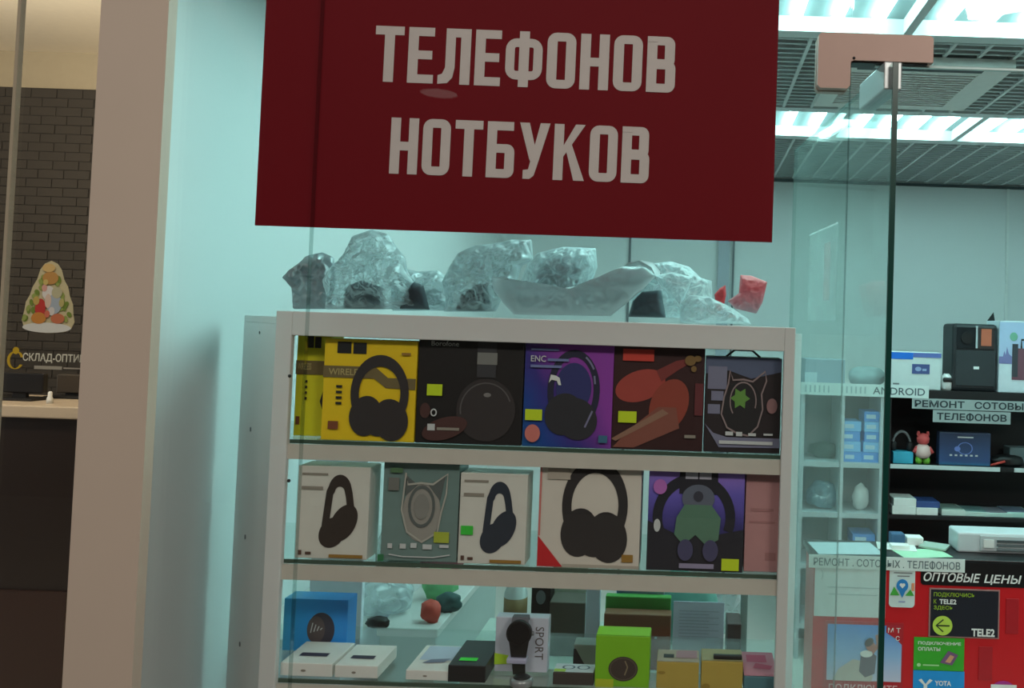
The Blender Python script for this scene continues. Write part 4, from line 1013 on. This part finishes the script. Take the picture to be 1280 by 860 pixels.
stack(1053, 1076, SY + .03, zM, 4, .052, 'flat blue carton in the lower of two stacks behind the glass door', 'lower stack of blue cartons')
stack(1079, 1103, SY + .03, zM, 5, .052, 'flat blue carton in the taller of two stacks behind the glass door', 'taller stack of blue cartons')
stack(1070, 1098, SY + .03, zBt, 3, .05, 'flat blue carton in the stack on the bottom visible shelf behind the door', 'bottom stack of blue cartons')
lump('blue_bag', 'round blue plastic bag on a shelf seen through the glass door', 'bag', 1028, 622, SY + .12, .085, plasticmat('blue_plastic', (.28, .52, .66), .1), zL, (1, .8, .85), 12)
lump('dark_bag', 'dark green bag on the shelf above the round blue bag... seen through the glass door'.replace('... seen through the glass door', ''), 'bag', 1030, 570, SY + .16, .08, C('green_dark_bag', 60, 90, 84), zM, (1, .6, .6), 13)
lump('grey_bag', 'rumpled grey bag on top of the pale grey shelving', 'bag', 1084, 470, SY + .2, .085, C('grey_bag', 150, 170, 172), zT, (1.2, .7, .7), 14)
o, f = slab('lilac_box', 'grey-lilac carton on top of the pale grey shelving', 'box', 1006, 1056, 449, SY + .05, .2, zT, C('lilac_carton', 150, 166, 178))
f.put('pale_corner', S_rect(0, 0, .3, .5), C('corner_pale', 190, 206, 214))
lump('cloth_bundle', 'white figurine lump on a middle shelf behind the glass door', 'figurine', 1075, 632, SY + .1, .06, WHITEP, zL, (.7, .6, 1.2), 15)
# boxes on top of the black shelving
o, f = slab('white_carton', 'white carton with a blue header stripe on the black shelving', 'box', 1111, 1176, 440, SY + .02, .1, zT, C('carton_clean', 206, 216, 216))
f.put('blue_header', S_rect(0, .8, .46, .98), C('header_blue', 20, 110, 214)); f.put('lilac_header', S_rect(.46, .86, 1, .98), C('header_lilac', 92, 110, 180)); f.put('picture', S_rect(.44, .42, .78, .68), C('picture_navy', 70, 84, 140)); f.put('picture_detail', S_ell(.56, .55, .06, .06) + S_rect(.64, .5, .72, .56), C('picture_light', 150, 170, 210)); f.put('small_print', S_rect(.08, .12, .2, .16), GREYP)
c = P(1183, 474, SY + .05)
t = thing('webcam', (c.x, SY + .05, zT), 'small white webcam with black lens next to the black speaker', 'webcam')
zz = zT
MB().lathe([(.022, zz), (.028, zz + .01), (.03, zz + .04), (.026, zz + .07), (.012, zz + .085)], c.x, SY + .05, 16).build('body', WHITEP, t)
MB().bbox(c.x - .026, c.x + .026, SY + .015, SY + .03, zz + .042, zz + .066, .008).build('lens', BLACK, t)
# party speaker
x0, x1, z0, z1 = rect(1191, 1247, 405, 486, SY + .02)
t = thing('party_speaker', ((x0 + x1) / 2, SY + .1, zT), 'large black party speaker standing on the black shelving', 'speaker')
MB().bbox(x0, x1, SY + .02, SY + .22, zT, z1, .018).build('cabinet_body', C('speaker_black', 36, 38, 42, rough=.5), t)
sw, sh_ = x1 - x0, z1 - zT; yf = SY + .02
MB().bbox(x0 + .015, x1 - .015, yf - .006, yf, zT + sh_ * .08, zT + sh_ * .6, .002).build('woofer_grille', C('grille_dark', 46, 50, 54, rough=.7), t)
MB().bbox(x0 + .015, x0 + sw * .5, yf - .005, yf, zT + sh_ * .63, zT + sh_ * .95, .002).build('control_panel', C('panel_dark', 30, 32, 36, rough=.3), t)
MB().bbox(x0 + sw * .56, x1 - .02, yf - .004, yf, zT + sh_ * .63, zT + sh_ * .95, .002).build('sticker_panel', C('panel_sticker', 52, 40, 40), t)
MB().box(x0 + sw * .62, x1 - .035, yf - .006, yf - .004, zT + sh_ * .68, zT + sh_ * .93).build('orange_art', C('orange_art', 196, 104, 76), t)
MB().box(x0 + sw * .5, x0 + sw * .54, yf - .007, yf, zT + sh_ * .64, zT + sh_ * .97).build('silver_strip', C('silver_strip', 190, 196, 200, rough=.3), t)
ydisc(MB(), x0 + sw * .3, zT + sh_ * .79, sw * .13, yf - .009, yf - .005).build('knob', BLACK, t)
MB().box(x0 + sw * .46, x0 + sw * .58, yf - .009, yf - .006, zT + sh_ * .33, zT + sh_ * .37).build('badge', WHITEP, t)
# white printed carton with suitcase speaker
o, f = slab('printed_carton', 'white printed carton with a maroon speaker picture beside the party speaker', 'box', 1249, 1330, 402, SY + .02, .2, zT, C('carton_bright', 208, 218, 226))
f.put('sky_print', S_rect(0, .4, 1, .98), C('sky_lilac', 178, 196, 226)); f.put('skyline_print', S_poly([(0, .4), (0, .5), (.06, .5), (.08, .58), (.1, .52), (.12, .64), (.15, .54), (.2, .5), (.2, .4)]), C('skyline', 124, 124, 176)); f.put('leaf_print', S_ell(.22, .78, .06, .06), C('leaf_print', 120, 176, 150))
f.put('suitcase_print', S_rect(.2, .18, .8, .62), C('maroon_print', 116, 72, 86)); f.put('suitcase_side', S_rect(.2, .22, .29, .68), C('suit_dark', 60, 62, 70)); f.put('handle_print', S_stroke([(.34, .62), (.34, .74), (.6, .74), (.6, .62)], .03), INK)
c = P(1243, 398, SY + .19)
t = MB().add([(c.x - .02, SY + .19, c.z - .01), (c.x + .02, SY + .19, c.z - .01), (c.x + .012, SY + .19, c.z + .035), (c.x - .02, SY + .23, zT), (c.x + .02, SY + .23, zT), (c.x + .012, SY + .21, zT)], [(0, 1, 2), (5, 4, 3), (0, 3, 4, 1), (1, 4, 5, 2), (2, 5, 3, 0)]).build('black_pennant', BLACK); t.location.y += .05
tag(t, 'black pointed stand tip showing between party speaker and printed carton', 'stand')
# ---- contents of the black shelving
o, f = slab('cyan_box', 'small cyan carton under the grey headphones on the black shelving', 'box', 1116, 1141, 565, SY + .03, .09, zM, C('cyan_carton', 60, 170, 200))
zt = o.location.z + o.dimensions.z; hp_x, hp_y = o.location.x, o.location.y
t = thing('headphones', (hp_x, hp_y, zt), 'grey headphones resting on the small cyan carton', 'headphones')
MB().tube([(hp_x + .045 * math.cos(a), hp_y, zt + .03 + .07 * math.sin(a)) for a in [math.pi * k / 14 for k in range(15)]], .007, 8).build('headband', C('headband_grey', 120, 124, 126), t)
for s in (-1, 1): MB().lathe([(.012, zt + .002), (.016, zt + .01), (.016, zt + .04), (.01, zt + .048)], hp_x + s * .042, hp_y, 12).build('earcup', INK, t)
c = P(1154, 565, SY + .05); fx, fy = c.x, SY + .06
t = thing('toy_figurine', (fx, fy, zM), 'red and white toy figurine with green feet on the black shelving', 'figurine')
MB().lathe([(.03, zM + .03), (.042, zM + .05), (.036, zM + .085), (.02, zM + .1)], fx, fy, 14).build('torso', C('toy_white', 226, 190, 184), t)
MB().lathe([(.012, zM + .095), (.03, zM + .108), (.034, zM + .13), (.024, zM + .15), (.006, zM + .156)], fx, fy, 14).build('head', C('toy_red', 214, 84, 84), t)
for s in (-1, 1):
    MB().lathe([(.016, zM), (.02, zM + .012), (.016, zM + .035)], fx + s * .02, fy, 10).build('foot', C('toy_green', 120, 190, 60), t)
    MB().tube([(fx + s * .03, fy - .005, zM + .085), (fx + s * .048, fy - .01, zM + .055)], .01, 8).build('arm', C('toy_red', 214, 84, 84), t)
    MB().lathe([(.006, zM + .14), (.01, zM + .15), (.006, zM + .165)], fx + s * .024, fy, 8).build('ear', C('toy_red', 214, 84, 84), t)
nvy = gradmat('navy_carton', [(0, (60, 130, 170)), (.15, (60, 84, 130)), (1, (50, 60, 86))], (0, 0, 1), wob=.08)
o, f = slab('game_box', 'navy blue gadget carton with pale icons on the black shelving', 'box', 1174, 1238, 541, SY + .04, .06, zM, nvy)
f.put('title_print', S_rect(.35, .84, .66, .88), LITE); f.put('icon_ring', S_stroke(arc(.5, .52, .14, .18, 0, 360, 20), .02) + S_ell(.35, .5, .06, .08), C('icon_blue', 110, 130, 200)); f.put('icon_row', sum([S_rect(.2 + .1 * k, .28, .25 + .1 * k, .33) for k in range(6)], []), LITE)
lump('dark_gadget', 'black and red gadget at the end of the shelf beside the navy carton', 'gadget', 1258, 576, SY + .08, .07, BLACK, zM, (1.3, .7, .5), 17)
o, f = slab('grey_router', 'grey router box on the black shelf past the red gadget', 'router', 1262, 1300, 560, SY + .18, .1, zM, C('router_grey', 110, 128, 132))
a_, b_ = P(1240, 577, SY + .0), P(1258, 570, SY + .0)
t = MB().tube([(a_.x, SY + .02, zM + .008), (b_.x, SY + .02, zM + .03)], .006, 8).build('red_cable', C('cable_red', 190, 60, 50)); tag(t, 'short red cable end on the black shelf by the gadget', 'cable')
# booklets on the lower shelf
def flat(name, label, cat, px, Y, zb, w_, d, h, m, rot=0, group=None, tilt=0):
    c = P(px, 640, Y)
    o = MB().bbox(-w_ / 2, w_ / 2, -d / 2, d / 2, 0, h, min(.002, h * .3)).build(name, m, None, origin=(0, 0, 0)); o.location = (c.x, Y + d / 2, zb); o.rotation_euler = (0, tilt, rot); return tag(o, label, cat, group)
flat('white_carton', 'flat white carton at the left end of the lower black shelf', 'box', 1130, SY + .01, zL, .12, .14, .042, PAPER)
flat('white_carton', 'flat white carton stacked on another on the lower black shelf', 'box', 1131, SY + .01, zL + .0425, .115, .14, .038, PAPER)
flat('white_carton', 'flat white carton under the navy booklet', 'box', 1159, SY + .012, zL, .11, .14, .036, PAPER)
flat('navy_booklet', 'navy blue booklet lying on a flat white carton', 'booklet', 1160, SY + .02, zL + .0365, .12, .14, .03, C('navy_book', 54, 78, 136))
for k, (px, w_, h_, r_) in enumerate(((1192, .15, .03, .1), (1222, .16, .022, -.1), (1250, .16, .02, .05), (1275, .16, .026, 0))):
    flat('paper_stack', ['leaning pile of white papers next to the navy booklet', 'low pile of papers in the middle of the lower black shelf', 'thin pile of papers beyond the middle of the lower black shelf', 'paper pile at the far end of the lower black shelf'][k], 'papers', px, SY + .02 + .002 * k, zL, w_ * .8, .16, h_, C('paper_%d' % k, 206 - 8 * k, 220, 212), 0)
    flat('paper_sheet', ['loose grey-green sheet on the leaning pile of papers', 'loose dark sheet on the low middle pile of papers', 'loose sheet on the thin pile of papers', 'loose sheet on the far paper pile'][k], 'paper', px - 3, SY + .03, zL + h_ + .0005, w_ * .75, .13, .004, C('sheet_%d' % k, 130 - 20 * (k % 2), 150 - 10 * k, 140), r_)

# ---- red sales counter
RY = 2.9
rz = P(1150, 698, RY).z; rx0, rx1 = P(1016, 780, RY).x, 1.75
redm = C('counter_red', 206, 26, 34, rough=.35, var=.05, scale=6)
t = thing('sales_counter', ((rx0 + rx1) / 2, RY + .25, 0), 'glossy red sales counter covered with advertising stickers', 'counter')
MB().box(rx0, rx1, RY, RY + .2, .08, rz - .02).build('front_panel', redm, t)
MB().bbox(rx0 - .01, rx1 + .01, RY + .003, RY + .22, rz - .02, rz, .003).build('counter_top', C('counter_top_black', 26, 26, 28, rough=.4), t)
MB().box(rx0 + .03, rx1 - .03, RY + .03, RY + .18, 0, .08).build('plinth', BLACK, t)
x0, x1, z0, z1 = rect(1222, 1240, 750, 790, RY)
for (pa, pb, ya, yb) in ((1257, 1273, 748, 792), (1223, 1240, 808, 850)):
    x0, x1, z0, z1 = rect(pa, pb, ya, yb, RY); MB().bbox(x0, x1, RY - .003, RY, z0, z1, .001).build('red_tab', C('tab_red', 178, 26, 36, rough=.4), t)
RS = RY - .0012
o, f = sign('black_strip_sign', 'black sign with white hand-drawn Cyrillic lettering on the red counter', 'sign', 1151, 1292, 703, 733, RS, C('sign_black', 16, 14, 16, rough=.4), rad=.01)
f.put('sign_words', S_text('ОПТОВЫЕ', .015, .16, .51, .54, .02, .05), PAPER); f.put('sign_words', S_text('ЦЕНЫ', .555, .10, .87, .52, .02, .05), PAPER)
o, f = sign('note_sheet', 'white paper sheet with faint print on the red counter', 'paper sheet', 1018, 1107, 706, 771, RS, C('note_paper', 214, 226, 224, rough=.7))
f.put('faint_lines', S_rect(.18, .555, .92, .575) + S_rect(.2, .42, .88, .44), C('faint_line', 178, 196, 196)); f.put('scribble', S_stroke(arc(.07, .8, .04, .1, -60, 60), .012), C('faint_line', 178, 196, 196))
o, f = sign('map_sticker', 'white rounded sticker with a blue heart map pin on the red counter', 'sticker', 1111.5, 1143.5, 709, 759, RS, C('sticker_white', 214, 228, 226, rough=.4), rad=.012)
f.put('caption', S_rect(.16, .85, .88, .875) + S_rect(.3, .77, .78, .795), GREYP); f.put('green_land', S_poly([(.03, .3), (.4, .3), (.18, .52)]) + S_poly([(.62, .3), (.97, .3), (.82, .46)]), C('land_green', 70, 170, 60)); f.put('orange_land', S_rect(.86, .42, .97, .62), C('land_orange', 232, 150, 110))
f.put('map_pin', S_ell(.5, .55, .23, .16) + S_poly([(.34, .46), (.66, .46), (.5, .24)]), C('pin_blue', 36, 130, 200)); f.put('heart', S_ell(.45, .57, .06, .04) + S_ell(.55, .57, .06, .04) + S_poly([(.39, .565), (.61, .565), (.5, .48)]), PAPER); f.put('footer', S_rect(.36, .13, .62, .17), C('footer_lilac', 160, 170, 200))
# strip sign over the counter edge
o, f = sign('repair_strip', 'white paper strip reading phone repair taped along the counter edge', 'sign', 1011, 1206, 696, 712.5, RS - .003, C('strip_paper', 220, 230, 226, rough=.7))
f.put('strip_words', S_text('РЕМОНТ . СОТОВЫХ . ТЕЛЕФОНОВ', .03, .2, .97, .78, .008), C('strip_ink', 96, 112, 116))
# operator sign
o, f = sign('operator_sign', 'dark navy mobile operator sign with a lime arrow disc', 'sign', 1161, 1249, 736, 797, RS, C('sign_frame', 170, 130, 126, rough=.4), th=.003)
f.put('sign_field', S_rect(.02, .025, .98, .975), C('sign_navy', 32, 34, 44, rough=.35)); lime = C('sign_lime', 158, 190, 40)
f.put('sign_words', S_text('ПОДКЛЮЧИСЬ', .06, .82, .64, .92, .01), lime); f.put('sign_words', S_text('К', .06, .69, .1, .78, .01), lime); f.put('operator_name', S_text('TELE2', .14, .685, .38, .785, .03), PAPER); f.put('sign_words', S_text('ЗДЕСЬ', .06, .56, .33, .65, .01), lime)
f.put('arrow_disc', S_ell(.19, .245, .14, .2), C('disc_lime', 190, 220, 80)); f.put('arrow', S_stroke([(.29, .245), (.1, .245)], .03) + S_stroke([(.2, .37), (.1, .245), (.2, .12)], .022), C('arrow_dark', 40, 60, 20)); f.put('operator_logo', S_text('TELE2', .6, .05, .93, .21, .035), PAPER)
# green + blue stickers
o, f = sign('green_sticker', 'bright green sticker with a tilted phone picture on the counter', 'sticker', 1142, 1205, 797, 838, RS, C('sticker_green', 60, 172, 44, rough=.4))
f.put('sticker_words', S_text('ПОДКЛЮЧЕНИЕ', .08, .77, .93, .88, .02), PAPER); f.put('sticker_words', S_text('ОПЛАТЫ', .08, .6, .52, .71, .02), PAPER); f.put('phone_print', S_poly([(.52, .25), (.76, .18), (.88, .5), (.68, .62)]), C('phone_purple', 120, 86, 124)); f.put('phone_glow', S_poly([(.62, .28), (.72, .25), (.8, .45), (.72, .5)]), C('phone_orange', 214, 160, 120)); f.put('logo_row', S_ell(.1, .17, .04, .055) + S_rect(.18, .15, .5, .19), C('logo_pale', 176, 224, 160))
o, f = sign('blue_sticker', 'sky blue sticker with a white figure mark under the green sticker', 'sticker', 1141, 1205, 838.5, 884, RS, C('sticker_blue', 30, 150, 224, rough=.4))
f.put('figure_mark', S_stroke([(.13, .76), (.24, .6), (.35, .76)], .07) + S_stroke([(.24, .62), (.24, .3)], .07), PAPER); f.put('sticker_word', S_text('YOTA', .42, .6, .74, .74, .03), PAPER)
o, f = sign('round_sticker', 'purple round sticker with a white bar low on the red counter', 'sticker', 1236, 1272, 851, 887, RS, C('sticker_purple', 176, 50, 140, rough=.4), rad=.05)
f.put('white_bar', S_rect(.05, .62, .95, .88), PAPER)
# operator poster with figure
o, f = sign('sky_poster', 'red poster with a climbing figure against blue sky on the counter', 'poster', 1030, 1128, 777, 900, RS, C('poster_red', 186, 40, 48, rough=.35))
f.put('sky', S_rect(.03, .4, .98, .97), gradmat('poster_sky', [(0, (206, 206, 226)), (.5, (150, 186, 226)), (1, (96, 150, 220))], (0, 0, 1), wob=.1))
f.put('red_corner', S_poly([(.78, .97), (.98, .97), (.98, .78), (.9, .84), (.78, .9)]), _m['poster_red']); f.put('operator_letters', S_text('М Т', .8, .9, .96, .95, .01), PAPER); f.put('operator_letters', S_text('С', .9, .82, .95, .87, .01), PAPER)
fig = C('figure_pale', 196, 190, 180); fd = C('figure_grey', 110, 100, 112); fs_ = C('figure_skin', 186, 130, 116)
f.put('figure_legs', S_poly([(.1, .4), (.18, .52), (.36, .62), (.52, .6), (.62, .45), (.6, .4)]), fig); f.put('figure_jacket', S_poly([(.44, .5), (.46, .66), (.56, .72), (.66, .66), (.64, .48), (.52, .44)]), fd); f.put('figure_collar', S_ell(.53, .68, .08, .035), PAPER); f.put('figure_head', S_ell(.58, .76, .06, .05), fs_); f.put('figure_hair', S_ell(.56, .8, .06, .04, .5), C('figure_hair', 84, 70, 70)); f.put('figure_arm', S_stroke([(.6, .7), (.68, .78), (.66, .88)], .05), fs_)
f.put('poster_words', S_text('ПОДКЛЮЧИТЕ', .06, .28, .93, .37, .01), C('poster_letters', 232, 190, 190))
# strip sign on the top of the shelving
o, f = sign('android_strip', 'white paper strip ending in the word ANDROID along the shelf top', 'sign', 998, 1161, 480, 495.5, SY - .012, C('strip_paper2', 216, 228, 226, rough=.7))
f.put('strip_words', S_text('ANDROID', .57, .2, .97, .8, .008), C('strip_ink2', 80, 96, 104)); f.put('faded_marks', sum([S_rect(.05 + .035 * k, .22, .062 + .035 * k, .78) for k in range(14) if k not in (6, 7)], []), C('strip_ink3', 166, 184, 186))
o, f = sign('repair_sign', 'grey paper strip with the upper line of a repair notice on the black shelf', 'sign', 1140, 1296, 500, 513, SY - .012, C('grey_paper', 160, 172, 172, rough=.7))
f.put('strip_word', S_text('РЕМОНТ', .02, .16, .42, .84, .025), C('ink_dark', 36, 50, 56)); f.put('strip_word', S_text('СОТОВЫХ', .5, .16, .96, .84, .025), C('ink_dark', 36, 50, 56))
o, f = sign('phones_sign', 'grey paper strip with the lower line of a repair notice on the black shelf', 'sign', 1166, 1263, 514, 529, SY - .012, C('grey_paper', 160, 172, 172))
f.put('strip_words', S_text('ТЕЛЕФОНОВ', .05, .2, .95, .8, .025), C('ink_dark', 36, 50, 56))
# ---- things on the red counter
c = P(1196, 690, 3.0)
x0, x1, z0, z1 = rect(1197, 1300, 667, 694, 3.0)
t = thing('printer', ((x0 + x1) / 2, 3.1, rz), 'white desktop printer on the red counter with grey paper slot', 'printer')
hh = z1 - rz
MB().bbox(x0, x1, 3.0, 3.11, rz, rz + hh, .006).build('body', C('printer_white', 206, 214, 216, rough=.4), t)
MB().bbox(x0 + .075, x1 - .01, 2.994, 3.0, rz + hh * .12, rz + hh * .88, .002).build('slot_frame', C('printer_pale', 190, 198, 200), t)
for k in range(3): MB().box(x0 + .13, x1 - .02, 2.988, 2.994, rz + hh * (.2 + .2 * k), rz + hh * (.3 + .2 * k)).build('paper_slot', C('slot_%d' % k, 120 - 20 * k, 128 - 20 * k, 130 - 20 * k), t)
MB().box(x0 + .085, x0 + .12, 2.990, 2.994, rz + hh * .3, rz + hh * .7).build('button_panel', PAPER, t)
def csheet(label, px, Y, w_, d, m, rot, zo, name='paper_sheet', hh=.0012):
    c = P(px, 695, Y); o = MB().box(-w_ / 2, w_ / 2, -d / 2, d / 2, 0, hh).build(name, m, None, origin=(0, 0, 0)); o.location = (c.x, Y, rz + zo); o.rotation_euler = (0, 0, rot); return tag(o, label, 'paper' if name == 'paper_sheet' else 'box')
csheet('mint green paper sheet spread on the red counter by the printer', 1152, 2.965, .17, .11, C('mint', 176, 222, 186), .2, .0003)
csheet('white paper sheet overlapping the mint sheet on the counter', 1120, 3.04, .13, .1, PAPER, -.15, .002)
csheet('white paper leaf lying near the blue carton on the counter', 1056, 3.0, .22, .16, C('leaf_white', 196, 208, 214), .1, .0003)
o, f = slab('blue_small_box', 'small dark blue carton on the red counter by the door edge', 'box', 1114, 1131, 668, 3.06, .05, rz, C('small_blue', 60, 96, 130))
o, f = slab('white_small_box', 'small white carton beside the dark blue one on the red counter', 'box', 1133, 1154, 672, 3.065, .05, rz, PAPER)
csheet('flat white carton in front of the dark blue carton on the counter', 1124, 3.02, .06, .04, PAPER, 0, .0035, 'white_flat_box', .012)
csheet('fanned grey-green leaflet beside the small white carton', 1168, 3.05, .09, .08, C('leaflet', 170, 190, 176), -.5, .0035, hh=.006)
